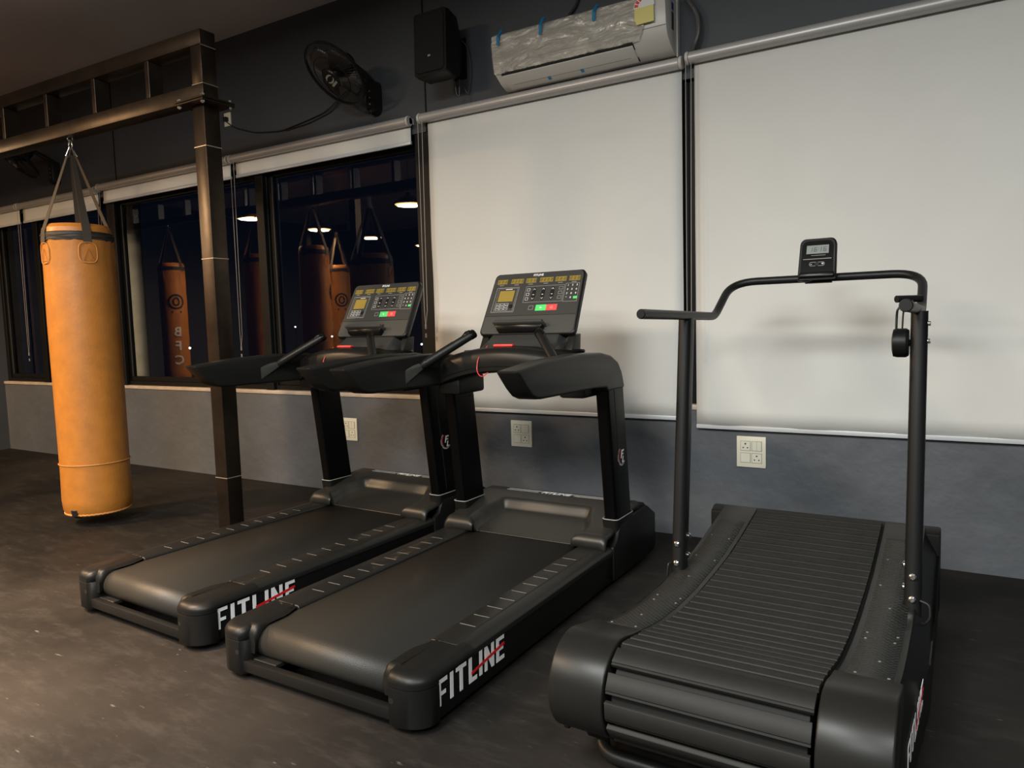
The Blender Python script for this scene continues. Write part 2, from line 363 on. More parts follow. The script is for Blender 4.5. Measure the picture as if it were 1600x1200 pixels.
# windows: black aluminium frames, each with sash members and a pane
WX = [-9.42, -8.50, -7.06, -4.92, -3.20, -1.32, 0.40, 2.2]
for i in range(7):
    a, b = WX[i], WX[i+1]; y0, y1 = D+0.04, D+0.12
    fw = 0.055
    fr = struct('window_%d' % (i+1), join(box(a, a+fw, y0, y1, SILL, HEAD), box(b-fw, b, y0, y1, SILL, HEAD), box(a+fw, b-fw, y0, y1, HEAD-0.05, HEAD), box(a+fw, b-fw, y0, y1, SILL, SILL+0.04)), 'frame', bevel=0.003, seg=1)
    mk('sash', join(box(a+fw+.001, a+fw+.045, y0+.02, y1-.02, SILL+.041, HEAD-.051), box(b-fw-.045, b-fw-.001, y0+.02, y1-.02, SILL+.041, HEAD-.051),
                    box(a+fw+.045, b-fw-.045, y0+.02, y1-.02, SILL+.041, SILL+.085), box(a+fw+.045, b-fw-.045, y0+.02, y1-.02, HEAD-.095, HEAD-.051)), 'frame', fr, bevel=0.002, seg=1)
    mk('frame_bead', box(a+fw+.0455, a+fw+.0515, y0+.014, y0+.024, SILL+.086, HEAD-.096), 'frame_edge', fr)
    mk('pane', ([(a+fw+.04, D+.085, SILL+.08), (b-fw-.04, D+.085, SILL+.08), (b-fw-.04, D+.085, HEAD-.09), (a+fw+.04, D+.085, HEAD-.09)], [(0, 1, 2, 3)]), 'glass', fr)
# mullion casings in the openings (seen as black bands between the panes)
for i, (x, wd) in enumerate(((-8.50, .10), (-7.06, .13), (-4.92, .09), (-3.20, .16))):
    struct('trim_%d' % (6+i), box(x-wd/2, x+wd/2, D+0.005, D+0.038, SILL, HEAD), 'frame', bevel=0.003, seg=1, label='black mullion between two windows')

# outside: a terrace, its parapet and a pale round column, far lights
struct('ground', box(-60, 40, D+0.3, 90, -3.2, -3.0), 'outside_dark')
struct('terrace', box(-13, 5, D+0.23, D+1.9, 0.3, 0.45), 'outside_dark')
tag(mk('column', lathe([(.095, .45), (.105, .46), (.105, .66), (.082, .68), (.082, 2.62), (.09, 2.63), (.09, 3.2)], 28, (-8.03, 5.0, 0)), 'outside_grey'),
    'pale grey round column standing outside behind the window left of the iron post', 'column')
for i, (x, y, z, r) in enumerate(((-30, 30, 0.8, .05), (-26, 33, .2, .06), (-34, 31, 1.4, .05), (-22, 36, .6, .06), (-19, 35, -.3, .06), (-40, 28, .3, .07), (-43, 27, 1.9, .06), (-16, 37, .1, .05))):
    t = thing('street_lamp', 'distant street light seen through the dark windows', 'lamp', (x, y, -3.0), 0, 'distant street lights beyond the windows')
    mk('lamp_post', tube([(0, 0, 0), (0, 0, z+3.0-r)], .03, 6), 'outside_dark', t)
    mk('lamp_head', lathe([(r*.3, z+3-r), (r, z+3-r*.4), (r, z+3+r*.4), (r*.3, z+3+r)], 10), 'city_lamp', t)

# ================================================================ ROLLER BLINDS
def roller_blind(x0, x1, zt, zb, label, fab_in=0.03, chain=None, gapR=0.012):
    y = D-0.052; t = thing('roller_blind', label, 'roller blind', ((x0+x1)/2, D, zt)); cx = (x0+x1)/2
    L = lambda g: mv(g, -cx, -D, -zt)
    r = 0.033
    mk('roller_tube', L(xf(lathe([(r-.004, x0+.015), (r, x0+.018), (r, x1-.018), (r-.004, x1-.015)], 24), frame3((0, y, zt-.035), (0, 1, 0), (0, 0, 1), (1, 0, 0)))), 'alu', t)
    for a, b in ((x0-.002, x0+.014), (x1-.014, x1+.002)):
        mk('end_bracket', L(join(xf(lathe([(.034, a), (.037, (a+b)/2), (.034, b)], 20), frame3((0, y, zt-.035), (0, 1, 0), (0, 0, 1), (1, 0, 0))), box(a, b, y, D-.001, zt-.05, zt-.01))), 'bracket', t)
    n = 24; V = []; F = []
    hf = zt-.045
    for j in range(n+1):
        z = hf + (zb+.022-hf)*j/n
        for i in range(n+1):
            x = x0+fab_in+(x1-x0-fab_in-gapR)*i/n
            k = min(1, (hf-z)/.5)
            V.append((x, D-.024+0.006*k*noise.noise((x*2.3, z*1.7, 3.1)) + .004*k*noise.noise((x*6, z*4, 1)) + (.010*k*sstep(1.3, .75, z) if zb < 1 else 0)*noise.noise((x*3.2+z*2, z*3, 7))-.004*k, z))
    for j in range(n):
        for i in range(n): F.append((j*(n+1)+i, j*(n+1)+i+1, (j+1)*(n+1)+i+1, (j+1)*(n+1)+i))
    fab = mk('fabric', L((V, F)), 'blind', t, ang=180)
    s = fab.modifiers.new('thick', 'SOLIDIFY'); s.thickness = 0.0012
    mk('bottom_rail', L(box(x0+fab_in-.002, x1-gapR+.002, D-.032, D-.014, zb, zb+.024)), 'alu_white', t, bevel=.003)
    if chain:
        xc, zc = chain
        mk('bead_chain', L(join(tube([(xc-.012, y-.03, zt-.05), (xc-.014, y-.034, zc+.1), (xc-.008, y-.034, zc)], .0022, 6), tube([(xc+.016, y-.02, zt-.05), (xc+.010, y-.032, zc+.1), (xc-.006, y-.034, zc)], .0022, 6),
            tube([(xc-.007, y-.034, zc+.004), (xc-.007, y-.034, zc-.03)], .006, 8), tube([(xc-.007, y-.034, zc-.06), (xc-.007, y-.034, zc-.09)], .006, 8))), 'chain', t)
    return t
roller_blind(-3.185, -1.325, 2.752, 0.697, 'wide cream roller blind pulled down behind the middle treadmill, under the air conditioner', chain=(-3.165, 1.30), fab_in=.05)
roller_blind(-1.300, 0.62, 2.768, 0.657, 'wide cream roller blind pulled down at the right, behind the curved treadmill', chain=(-1.285, 1.15), fab_in=.035)
roller_blind(-5.175, -3.275, 2.752, 2.565, 'rolled-up blind over the window between the iron post and the speaker', chain=(-5.13, 1.16))
roller_blind(-7.13, -5.20, 2.752, 2.565, 'rolled-up blind over the window between the punching bag and the iron post', chain=(-7.10, 1.12))
roller_blind(-8.67, -7.18, 2.735, 2.52, 'rolled-up blind over the window behind the punching bag', chain=(-8.63, 1.12))
roller_blind(-9.40, -8.70, 2.735, 2.52, 'rolled-up blind cut by the left edge of the photo', chain=None)

# ================================================================ SOCKETS
def socket(x, z, label, w=.160, h=.176):
    t = thing('socket_plate', label, 'wall socket', (x, D, z), 0, 'cream socket plates on the grey lower wall')
    mk('plate', box(-w/2, w/2, -.012, 0, -h/2, h/2), 'cream', t, bevel=.003)
    s = .052
    for k, (cx, cz) in enumerate(((-.031, .034), (.031, .034), (-.031, -.034), (.031, -.034))):
        mk('module_gap', box(cx-s/2-.002, cx+s/2+.002, -.0128, -.012, cz-s/2-.002, cz+s/2+.002), 'cream_edge', t)
        if k in (0, 3):
            m = mk('outlet', box(cx-s/2, cx+s/2, -.0145, -.0128, cz-s/2, cz+s/2), 'cream', t, bevel=.0006, seg=1)
            for a, b, r in ((0, .012, .0048), (-.012, -.010, .004), (.012, -.010, .004)):
                mk('pin_hole', xf(lathe([(r, 0), (r, .0006)], 10), frame3((cx+a, -.0145, cz+b), (1, 0, 0), (0, 0, 1), (0, -1, 0))), 'cable', m)
        elif k == 1:
            for a in (-s/4, s/4): mk('switch', box(cx+a-s/4+.0006, cx+a+s/4-.0006, -.0155, -.0128, cz-s/2, cz+s/2), 'cream', t, bevel=.0008, seg=1)
        else: mk('switch', box(cx-s/2, cx+s/2, -.0155, -.0128, cz-s/2, cz+s/2), 'cream', t, bevel=.0008, seg=1)
    return t
socket(-4.02, .505, 'cream socket plate half hidden behind the upright of the left treadmill')
socket(-2.462, .555, 'cream socket plate on the grey wall behind the middle treadmill')
socket(-.962, .533, 'cream socket plate on the grey wall behind the curved treadmill')
t = thing('fan_socket', 'small white socket high on the wall beside the iron post, fan cable plugged in', 'wall socket', (-5.235, D, 3.06))
mk('plate', box(-.04, .04, -.012, 0, -.055, .055), 'cream', t, bevel=.003)
mk('plug', box(-.018, .018, -.045, -.012, -.02, .015), 'cable', t, bevel=.004)

# ================================================================ WALL FANS
def wall_fan(loc, label):
    """origin on the wall at the middle of the switch box"""
    t = thing('wall_fan', label, 'fan', loc, 0, 'black wall fans above the windows')
    mk('switch_box', loft([[(x, y, z) for x, z in rrect(-.050*s, .050*s, -.13*s2, .11*s2, .045*s)] for y, s, s2 in ((-.001, 1, 1), (-.05, .95, .98), (-.075, .70, .88))]), 'fan_black', t)
    mk('pull_cord', tube([(.01, -.078, -.1), (.012, -.08, -.22)], .0015, 6), 'cable', t)
    for k in range(3): mk('indicator', xf(lathe([(.005, 0), (.004, .003)], 8), frame3((.0, -.076, .03-.045*k), (1, 0, 0), (0, 0, 1), (0, -1, 0))), 'badge', t)
    C0 = Vector((-.05, -.36, .085)); n = Vector((-.16, -.66, -.73)).normalized()
    mk('arm', tube(smooth_path([(0, -.03, .09), (0, -.10, .13), (-.03, -.22, .19), tuple(C0-n*.10)], .05), .022, 10), 'fan_black', t)
    mk('motor_housing', align(lathe([(.02, -.17), (.055, -.165), (.075, -.13), (.078, -.06), (.07, -.045)], 24), n, C0), 'fan_black', t)
    rings = []; R = .235
    prof = lambda s, f: (R*s, (.045*(1-s**2.2)+.008) if f else -(.06*(1-s**2.5)+.006))
    for f in (True, False):
        for s in (.30, .62, 1.0):
            r, z = prof(s, f); rings.append(tube([(r*math.cos(a), r*math.sin(a), z) for a in [2*PI*k/40 for k in range(40)]], .0032 if s < 1 else .006, 6, closed=True))
        for k in range(72):
            a = 2*PI*k/72; tw = .25
            rings.append(tube([(prof(s, f)[0]*math.cos(a+tw*(1-s)), prof(s, f)[0]*math.sin(a+tw*(1-s)), prof(s, f)[1]) for s in (.28, .5, .75, .92, 1.0)], .0011, 4, cap=False))
    mk('grille', align(join(*rings), n, C0), 'fan_black', t)
    hub = mk('hub', align(lathe([(.03, -.03), (.035, 0), (.02, .02)], 16), n, C0), 'fan_black', t)
    for k in range(4):
        V = []; F = []
        for i in range(7):
            s = i/6; r = .035+s*.165; wdt = .03+.065*math.sin(min(1, s*1.15)*PI*.62)
            for j in range(5):
                q = (j/4-.5)*2; a = q*wdt/max(r, .05)*.9 + .25*s; V.append((r*math.cos(a), r*math.sin(a), -.004 + q*.022*(1-.3*s)))
        for i in range(6):
            for j in range(4): F.append((i*5+j, i*5+j+1, (i+1)*5+j+1, (i+1)*5+j))
        b = mk('blade', align(rotg((V, F), 'Z', 2*PI*k/4), n, C0), 'fan_blade', t, ang=180)
        sm = b.modifiers.new('thick', 'SOLIDIFY'); sm.thickness = .002
    b = mk('badge', align(lathe([(.062, .045), (.066, .052), (.060, .060), (.02, .062)], 28), n, C0), 'fan_black', t)
    # pale emblem on the badge: two crossing swooshes and a ribbon
    sw = []
    for ph, w0 in ((0.3, .010), (3.4, .010)):
        pts = [(.040*math.cos(ph+a), .024*math.sin(ph+a), .063) for a in [k*.32 for k in range(9)]]
        sw.append(tube(pts, [.002+.006*math.sin(PI*k/8) for k in range(9)], 6, ry=.0015))
    sw.append(box(-.034, .034, -.050, -.034, .0615, .0645))
    mk('emblem', align(join(*sw), n, C0), 'badge', b)
    return t
f1 = wall_fan((-3.605, D, 2.945), 'black wall fan between the iron post and the speaker, tilted down')
f2 = copy_tree(f1); f2.location = (-7.93, D, 2.97); f2['label'] = 'black wall fan in the shadow at the left edge, behind the punching bag straps'
tag(mk('fan_cable', join(tube(smooth_path([(-5.235, D-.05, 3.05), (-5.15, D-.02, 2.98), (-4.9, D-.012, 2.90), (-4.6, D-.012, 2.865), (-4.3, D-.012, 2.90), (-4.1, D-.014, 2.93), (-3.95, D-.02, 3.00), (-3.86, D-.02, 3.05), (-3.6, D-.03, 3.02)], .06, 4), .004, 6),
    tube(smooth_path([(-4.55, D-.012, 2.862), (-4.3, D-.012, 2.875), (-4.05, D-.012, 2.92), (-3.88, D-.02, 3.02)], .06, 4), .0035, 6)), 'cable'), 'thin dark cable sagging along the wall from the white socket to the fan', 'cable')

# ================================================================ SPEAKER
t = thing('wall_speaker', 'black loudspeaker hung high on the wall between the fan and the air conditioner', 'speaker', (-2.86, D, 3.06))
tl = Matrix.Rotation(math.radians(-2), 4, 'X')
def sec(y, hw, z0, z1, r=.02): return [(x, y, z) for x, z in rrect(-hw, hw, z0, z1, r)]
mk('cabinet', xf(loft([sec(-.335, .125, -.195, .195), sec(-.30, .128, -.20, .20), sec(-.20, .115, -.20, .19), sec(-.12, .08, -.16, .14), sec(-.09, .07, -.12, .10)]), tl), 'plastic', t)
mk('front_grille', xf(loft([sec(-.336, .112, -.182, .182, .025), sec(-.344, .108, -.178, .178, .03)]), tl), 'rubber', t)
mk('badge', xf(box(-.010, .010, -.347, -.344, -.088, -.076), tl), 'mark', t)
mk('wall_bracket', join(box(-.05, .05, -.012, 0, -.13, .13), tube(smooth_path([(0, -.01, -.02), (0, -.06, -.02), (0, -.13, -.02)], .03), .016, 10)), 'frame', t, bevel=0)
mk('cable', join(tube(smooth_path([(.06, -.10, .10), (.09, -.05, .06), (.10, -.02, -.10), (.07, -.03, -.25), (.05, -.04, -.20)], .05), .0028, 6), tube(smooth_path([(.03, -.12, -.15), (.035, -.11, -.26), (.05, -.10, -.27), (.055, -.10, -.16)], .02), .0028, 6)), 'insulation', t)

# ================================================================ AIR CONDITIONER
AX0, AX1 = -2.47, -1.36
t = thing('air_conditioner', 'white split air conditioner still in its crinkled film, above the roller blind', 'air conditioner', ((AX0+AX1)/2, D, 2.915)); hw = (AX1-AX0)/2
prof = [(0, .155), (-.10, .160), (-.175, .152), (-.215, .130), (-.226, .09), (-.214, -.02), (-.206, -.055), (-.19, -.085), (-.13, -.125), (-.07, -.150), (0, -.155)]
mk('body', prism(prof, 'X', -hw, hw), 'ac_white', t, bevel=.006)
mk('side_trim', prism([(0, .158), (-.045, .158), (-.045, -.157), (0, -.157)], 'X', hw, hw+.008), 'ac_white', t, bevel=.002)
mk('panel_joint', box(-hw+.002, hw-.002, -.2130, -.2105, -.034, -.0305), 'cream_edge', t)
# air outlet: dark slot, vane
d1 = Vector((0, -.19, -.085)); d2 = Vector((0, -.07, -.150)); dv = (d2-d1); nn = Vector((0, dv.z, -dv.y)).normalized()
if nn.z > 0: nn = -nn
def q4(x0, x1, s0, s1, h0, h1):
    P = []
    for h in (h0, h1):
        for x, s in ((x0, s0), (x1, s0), (x1, s1), (x0, s1)): p = d1+dv*s+nn*h; P.append((x, p.y, p.z))
    return P, [(0,3,2,1),(4,5,6,7),(0,1,5,4),(1,2,6,5),(2,3,7,6),(3,0,4,7)]
mk('air_slot', q4(-hw+.045, hw-.20, -.08, .95, -.002, .004), 'ac_slot', t)
mk('vane', q4(-hw+.05, hw-.205, .06, .93, .004, .013), 'ac_white', t, bevel=.002)
mk('vane_line', q4(-hw+.09, hw-.24, .62, .635, .013, .0138), 'cream_edge', t)
# protective film: loose wrinkled sheet wrapped over the front
V = []; F = []; nu, nv = 150, 26
path = [(-.10, .166), (-.178, .159), (-.220, .135), (-.233, .09), (-.221, -.02), (-.212, -.057), (-.195, -.084)]
def pp(s):
    s *= len(path)-1; i = min(int(s), len(path)-2); f = s-i; return (path[i][0]*(1-f)+path[i+1][0]*f, path[i][1]*(1-f)+path[i+1][1]*f)
for j in range(nv+1):
    for i in range(nu+1):
        u = i/nu; v = j/nv; x = -hw+.005 + u*(2*hw-.055*(1+v*2.0)); y, z = pp(v)
        rid = abs(noise.noise((x*5+v*3, v*4.5-x*3, .3)))*1.0 + .5*abs(noise.noise((x*13+v*6, v*9-x*8, 2.3)))
        edge = sstep(.72, 1, v)+sstep(.1, 0, u)
        a = .009*rid + .010*edge*abs(noise.noise((x*45, v*22, 1.7)))
        V.append((x, y-a, z + (-.004*edge*noise.noise((x*40, v*9, 9)))))
for j in range(nv):
    for i in range(nu): F.append((j*(nu+1)+i, j*(nu+1)+i+1, (j+1)*(nu+1)+i+1, (j+1)*(nu+1)+i))
mk('protective_film', (V, F), 'film', t, ang=180, label='clear crinkled protective film')
for x, z0, z1 in ((-hw+.06, .10, .165), (-hw+.355, .10, .172), (-hw+.70, .095, .16)):
    mk('blue_tape', prism([(-.252, z0-.03), (-.250, z0+.02), (-.236, z1-.03), (-.20, z1+.012), (-.198, z1+.004), (-.233, z1-.036), (-.246, z0+.018), (-.248, z0-.03)], 'X', x-.009, x+.009), 'tape', t, smooth=False, label='strip of blue tape')
for x in (-hw+.34, -hw+.56):
    mk('blue_tape', q4(x-.010, x+.010, .60, .78, .0135, .015), 'tape', t, smooth=False, label='strip of blue tape')
xe = hw-.115
mk('energy_label', join(prism([(xe-.055+.0, .075), (xe+.055, .075), (xe+.055, -.01), (xe-.045, -.012), (xe-.055, .02)], 'Y', -.2395, -.2385)), 'sticker_yellow', t, smooth=False, label='yellow energy label')
arc = [(xe+.060*math.cos(a)-.0, .075+.062*math.sin(a)) for a in [PI*k/10 for k in range(11)]]
mk('energy_label_dial', prism(arc, 'Y', -.2395, -.2385), 'white_print', t, smooth=False)
mk('energy_label_red', join(*[prism([(xe+r0*math.cos(a0), .078+r0*math.sin(a0)), (xe+r1*math.cos(a0), .078+r1*math.sin(a0)), (xe+r1*math.cos(a1), .078+r1*math.sin(a1)), (xe+r0*math.cos(a1), .078+r0*math.sin(a1))], 'Y', -.2405, -.2395) for a0, a1, r0, r1 in [(PI-.05-k*.42, PI-.36-k*.42, .034, .056) for k in range(3)]]), 'red', t, smooth=False)
mk('side_label', box(hw+.0002, hw+.0012, -.125, -.09, .075, .115), 'sticker_blue', t, smooth=False)
mk('side_label', box(hw+.0002, hw+.0012, -.125, -.09, -.03, .065), 'sticker_dark', t, smooth=False)
mk('lettering', box(hw-.27, hw-.21, -.2160, -.2145, -.022, -.018), 'grey_print', t)
tag(mk('refrigerant_pipe', tube(smooth_path([(-1.33, D-.04, 3.10), (-1.30, D-.05, 3.06), (-1.235, D-.05, 2.96), (-1.23, D-.05, 2.86), (-1.255, D-.05, 2.80), (-1.27, D-.03, 2.775)], .06), .014, 10), 'insulation'), 'grey wrapped pipe looping down at the right end of the air conditioner', 'pipe')
tag(mk('power_cable', tube(smooth_path([(-2.02, D-.015, 3.09), (-2.05, D-.02, 3.14), (-1.98, D-.015, 3.2), (-1.95, D-.015, 3.4)], .05), .008, 8), 'cable'), 'black cable rising from the top of the air conditioner', 'cable')

# ================================================================ BOXING RACK
RY = 2.82; PX = -3.735; slant = math.radians(1.6)
rack = thing('boxing_rack', 'black iron beam rack on a square post, punching bag hanging from it', 'rack', (PX, RY, 0), 0)
hs = .052
post = mk('post', box(-hs, hs, -hs, hs, 0.012, 2.595), 'steel', rack, bevel=.004)
for z in (.42, 1.00, 1.72, 2.36): mk('weld_seam', join(box(-hs-.0015, hs+.0015, -hs-.0015, hs+.0015, z, z+.004)), 'weld', post)
mk('foot_plate', box(-.09, .09, -.09, .09, 0, .012), 'steel', rack)
fl = mk('flange', join(box(-.13, .12, -.11, .11, 2.595, 2.605), box(-.13, .12, -.11, .11, 2.609, 2.619)), 'steel', rack, bevel=.001, seg=1)
for x in (-.11, .10):
    for y in (-.09, .09): mk('bolt', join(lathe([(.009, 2.58), (.009, 2.635)], 6, (x, y, 0)), lathe([(.014, 2.619), (.014, 2.630)], 6, (x, y, 0)), lathe([(.014, 2.584), (.014, 2.595)], 6, (x, y, 0))), 'chrome', fl)
RL = 3.6
def rb(g): return rotg(g, 'Z', slant)
mk('lower_beam', rb(box(-RL, hs, -hs, hs, 2.62, 2.71)), 'steel', rack, bevel=.004)
mk('upper_beam', rb(box(-RL, hs, -hs, hs, 2.925, 3.01)), 'steel', rack, bevel=.004)
mk('end_stud', rb(box(-.04, hs-.002, -hs+.002, hs-.002, 2.71, 2.925)), 'steel', rack, bevel=.003)
for x in (-.45, -1.00, -1.55, -2.1, -2.65, -3.2): mk('stud', rb(box(x-.018, x+.018, -hs+.004, hs-.004, 2.71, 2.925)), 'steel', rack, bevel=.002, seg=1)
mk('weld_seam', rb(box(-.04, hs+.001, -hs-.001, hs+.001, 2.709, 2.712)), 'weld', rack)
mk('weld_seam', rb(box(hs, hs+.001, -hs, hs, 2.92, 2.923)), 'weld', rack)

def hang_bag(loc, zb, zt, r, label, group=None, print_side=None, seed=0, rz=0.0):
    """heavy bag; origin at the hook on the beam above it"""
    x, y, zh = loc
    t = thing('punching_bag', label, 'punching bag', loc, rz, group)
    H = zt-zb; o = -zh
    pr = [(.02, zb), (r*.62, zb+.002), (r*.88, zb+.018), (r*.975, zb+.055), (r*1.0, zb+.12), (r*.985, zb+.30), (r*.99, zb+H*.45), (r*1.0, zb+H*.7), (r*.985, zb+H*.88), (r*.98, zt-.035), (r*.985, zt-.028)]
    body = mk('leather_body', lathe([(a, b+o) for a, b in pr]+[(r*.97, zt-.03+o)], 64), 'leather', t)
    # creases under the straps
    for v in body.data.vertices:
        zz = v.co.z-o; an = math.atan2(v.co.y, v.co.x)
        k = sstep(zt-.45, zt-.03, zz); f = 1+.035*k*noise.noise((an*5, zz*4, seed)); v.co.x *= f; v.co.y *= f
    mk('top_band', lathe([(r*.965, zt-.035+o), (r*.985, zt-.03+o), (r*.985, zt+.02+o), (r*.95, zt+.028+o)], 64), 'strap_black', t)
    mk('band_cord', join(*[tube([(r*(.99+.006*math.sin(a*7+q))*math.cos(a), r*(.99+.006*math.sin(a*7+q))*math.sin(a), zt-.024+q*.014+.004*math.sin(a*5+q*2)+o) for a in [2*PI*k/48 for k in range(48)]], .0035, 5, closed=True) for q in range(3)]), 'strap', t)
    mk('top_cap', lathe([(r*.96, zt+.024+o), (r*.94, zt+.055+o), (r*.84, zt+.080+o), (.03, zt+.086+o)], 48), 'leather', t)
    mk('seam', tube([(r*1.003*math.cos(a), r*1.003*math.sin(a), zb+.37+o) for a in [2*PI*k/64 for k in range(64)]], .0035, 6, closed=True), 'thread', t)
    mk('bottom_seam', tube([(r*.93*math.cos(a), r*.93*math.sin(a), zb+.028+o+.003*(k % 2)) for k, a in enumerate([2*PI*k/96 for k in range(96)])], .006, 6, closed=True), 'thread', t)
    for a in (-1.25, 2.4): mk('bottom_patch', rotg(prism([(r*.80, zb+.002+o), (r*.955, zb+.024+o), (r*1.0, zb+.065+o), (r*.97, zb+.07+o), (r*.8, zb+.02+o)], 'Y', -.022, .022), 'Z', a), 'strap_black', t)
    mk('bottom_ring', tube([(.018*math.cos(a), 0, zb-.012+.018*math.sin(a)+o) for a in [2*PI*k/14 for k in range(14)]], .003, 6, closed=True), 'chrome', t)
    hz = -.115; rr = .028
    for k, a in enumerate((-1.63, -.25, 1.45, 2.55)):
        ca, sa = math.cos(a), math.sin(a); ct, st = -sa, ca; w0, w1 = .016, .026
        P0 = Vector((ca*rr, sa*rr, hz)); P1 = Vector((ca*r*.985, sa*r*.985, zt+.03+o)); P2 = Vector((ca*r*1.005, sa*r*1.005, zt-.03+o)); P3 = Vector((ca*r*1.01, sa*r*1.01, zt-.045+o))
        secs = []
        for P, w_, tw in ((P0, w0, .5 if k % 2 else 0), ((P0+P1)/2, .5*(w0+w1), .25 if k % 2 else 0), (P1, w1, 0), (P2, w1, 0), (P3, w1, 0)):
            e = Vector((ct, st, 0)); n2 = Vector((ca, sa, .2)).normalized(); e = (Matrix.Rotation(tw, 3, 'Z') @ e)
            secs.append([tuple(P-e*w_-n2*.0015), tuple(P+e*w_-n2*.0015), tuple(P+e*w_+n2*.0015), tuple(P-e*w_+n2*.0015)])
        mk('strap', loft(secs), 'strap', t)
        tri = mk('triangle_ring', tube([tuple(Vector((ca*.006, sa*.006, hz+.062))), tuple(P0+Vector((ct, st, 0))*.019), tuple(P0-Vector((ct, st, 0))*.019)], .0032, 6, closed=True), 'chrome', t)
        if 1:
            # stitched leather reinforcement under each strap
            cz = zt-.115+o; ring = []
            for q in range(28):
                b = 2*PI*q/28; c = math.cos(b); s_ = math.sin(b)
                du = .055*math.copysign(abs(c)**.7, c); dz = .068*math.copysign(abs(s_)**.6, s_); an = a+du/r
                ring.append((r*1.008*math.cos(an), r*1.008*math.sin(an), cz+dz))
            pt = mk('reinforcement_patch', tube(ring, .0028, 5, closed=True), 'thread', t)
            tr = [(-.032, -.05), (.032, -.05), (0, .03)]
            mk('stitching', tube([(r*1.007*math.cos(a+u/r), r*1.007*math.sin(a+u/r), cz+v) for u, v in tr], .002, 5, closed=True), 'thread', pt)
    c1 = [(.020*math.cos(b), .0, hz+.078+.03*math.sin(b)) for b in [2*PI*k/16 for k in range(16)]]
    mk('carabiner', join(tube(c1, .004, 6, closed=True), tube([(0, .016*math.cos(b), hz+.115+.016*math.sin(b)) for b in [2*PI*k/14 for k in range(14)]], .004, 6, closed=True)), 'chrome', t)
    if print_side is not None:
        # white letters BFC down the bag and a dark round crest above them
        a = print_side; zc = zt-.95
        def wrap(g, z0):
            return [((r+.004+v[2])*math.cos(a+v[0]/r), (r+.004+v[2])*math.sin(a+v[0]/r), v[1]+z0+o) for v in g[0]], g[1]
        for i, ch in enumerate('BFC'): mk('letter', wrap(textgeo(ch, .19, .001, bold=.004), zc-i*.21), 'white_print', t)
        mk('crest', wrap(join(tube([(.10*math.cos(b), .10*math.sin(b), 0) for b in [2*PI*k/28 for k in range(28)]], .014, 5, closed=True, ry=.002), tube([(.04*math.cos(b), .055*math.sin(b), 0) for b in [2*PI*k/16 for k in range(16)]], .012, 5, closed=True, ry=.002), box(-.07, .07, -.165, -.14, 0, .002)), zc+.45), 'strap_black', t)
    return t
bx = -5.11; by = RY-math.tan(slant)*(PX-bx)
hang_bag((bx, by, 2.615), .055, 1.955, .218, 'long tan leather punching bag hanging from the iron rack by four webbing straps')
# bags of the second row, out of frame to the left: they show mirrored in the night windows
for i, (x, y, a) in enumerate(((-10.1, 1.66, .40), (-8.22, 1.62, -.1), (-6.95, 1.80, -.9), (-8.85, -.56, .60))):
    hang_bag((x, y, 2.9), .55, 2.25, .19, ('mirrored tan punching bag with white letters, beside the grey outside column',
        'mirrored tan punching bag right behind the iron post', 'mirrored tan punching bag left of the lettered one, above the left treadmill console',
        'farther mirrored punching bag with dark crest, above the left treadmill grip')[i], 'tan punching bags mirrored in the windows', print_side=a, seed=i+3)
rk = thing('boxing_rack', 'second black iron rack, seen only as a reflection in the dark windows', 'rack', (-8.5, 1.66, 0))
mk('lower_beam', box(-3.2, 2.2, -.05, .05, 2.90, 2.99), 'steel', rk)
mk('upper_beam', box(-3.2, 2.2, -.05, .05, 3.22, 3.31), 'steel', rk)
for k in range(9): mk('stud', box(-3.1+k*.65, -3.05+k*.65, -.045, .045, 2.99, 3.22), 'alu', rk)
for x in (-3.2, 2.1): mk('post', box(x, x+.1, -.05, .05, 0, 2.90), 'steel', rk)
rk2 = thing('boxing_rack', 'single post and arm holding the bag nearest the room middle, seen only in the windows', 'rack', (-8.85, -.56, 0))
mk('post', box(-.75, -.65, -.05, .05, 0, 2.99), 'steel', rk2); mk('arm', box(-.65, .3, -.05, .05, 2.90, 2.99), 'steel', rk2)
# pendant lamps (light the room, mirrored in the windows)
for i, (x, y) in enumerate(LAMPS):
    t = thing('pendant_lamp', 'black dish pendant lamp with a warm glowing underside, mirrored in the dark windows', 'lamp', (x, y, CEIL_Z), 0, 'warm pendant lamps mirrored in the windows')
    z = 2.9-CEIL_Z
    mk('shade', lathe([(.215, z+.0), (.20, z+.03), (.12, z+.085), (.04, z+.12), (.03, z+.16)], 32), 'shade', t)
    mk('diffuser', lathe([(.18, z-.004), (.185, z+.0)], 32), 'lamp_disc', t)
    mk('cord', tube([(0, 0, z+.15), (0, 0, 0)], .004, 6), 'cable', t)

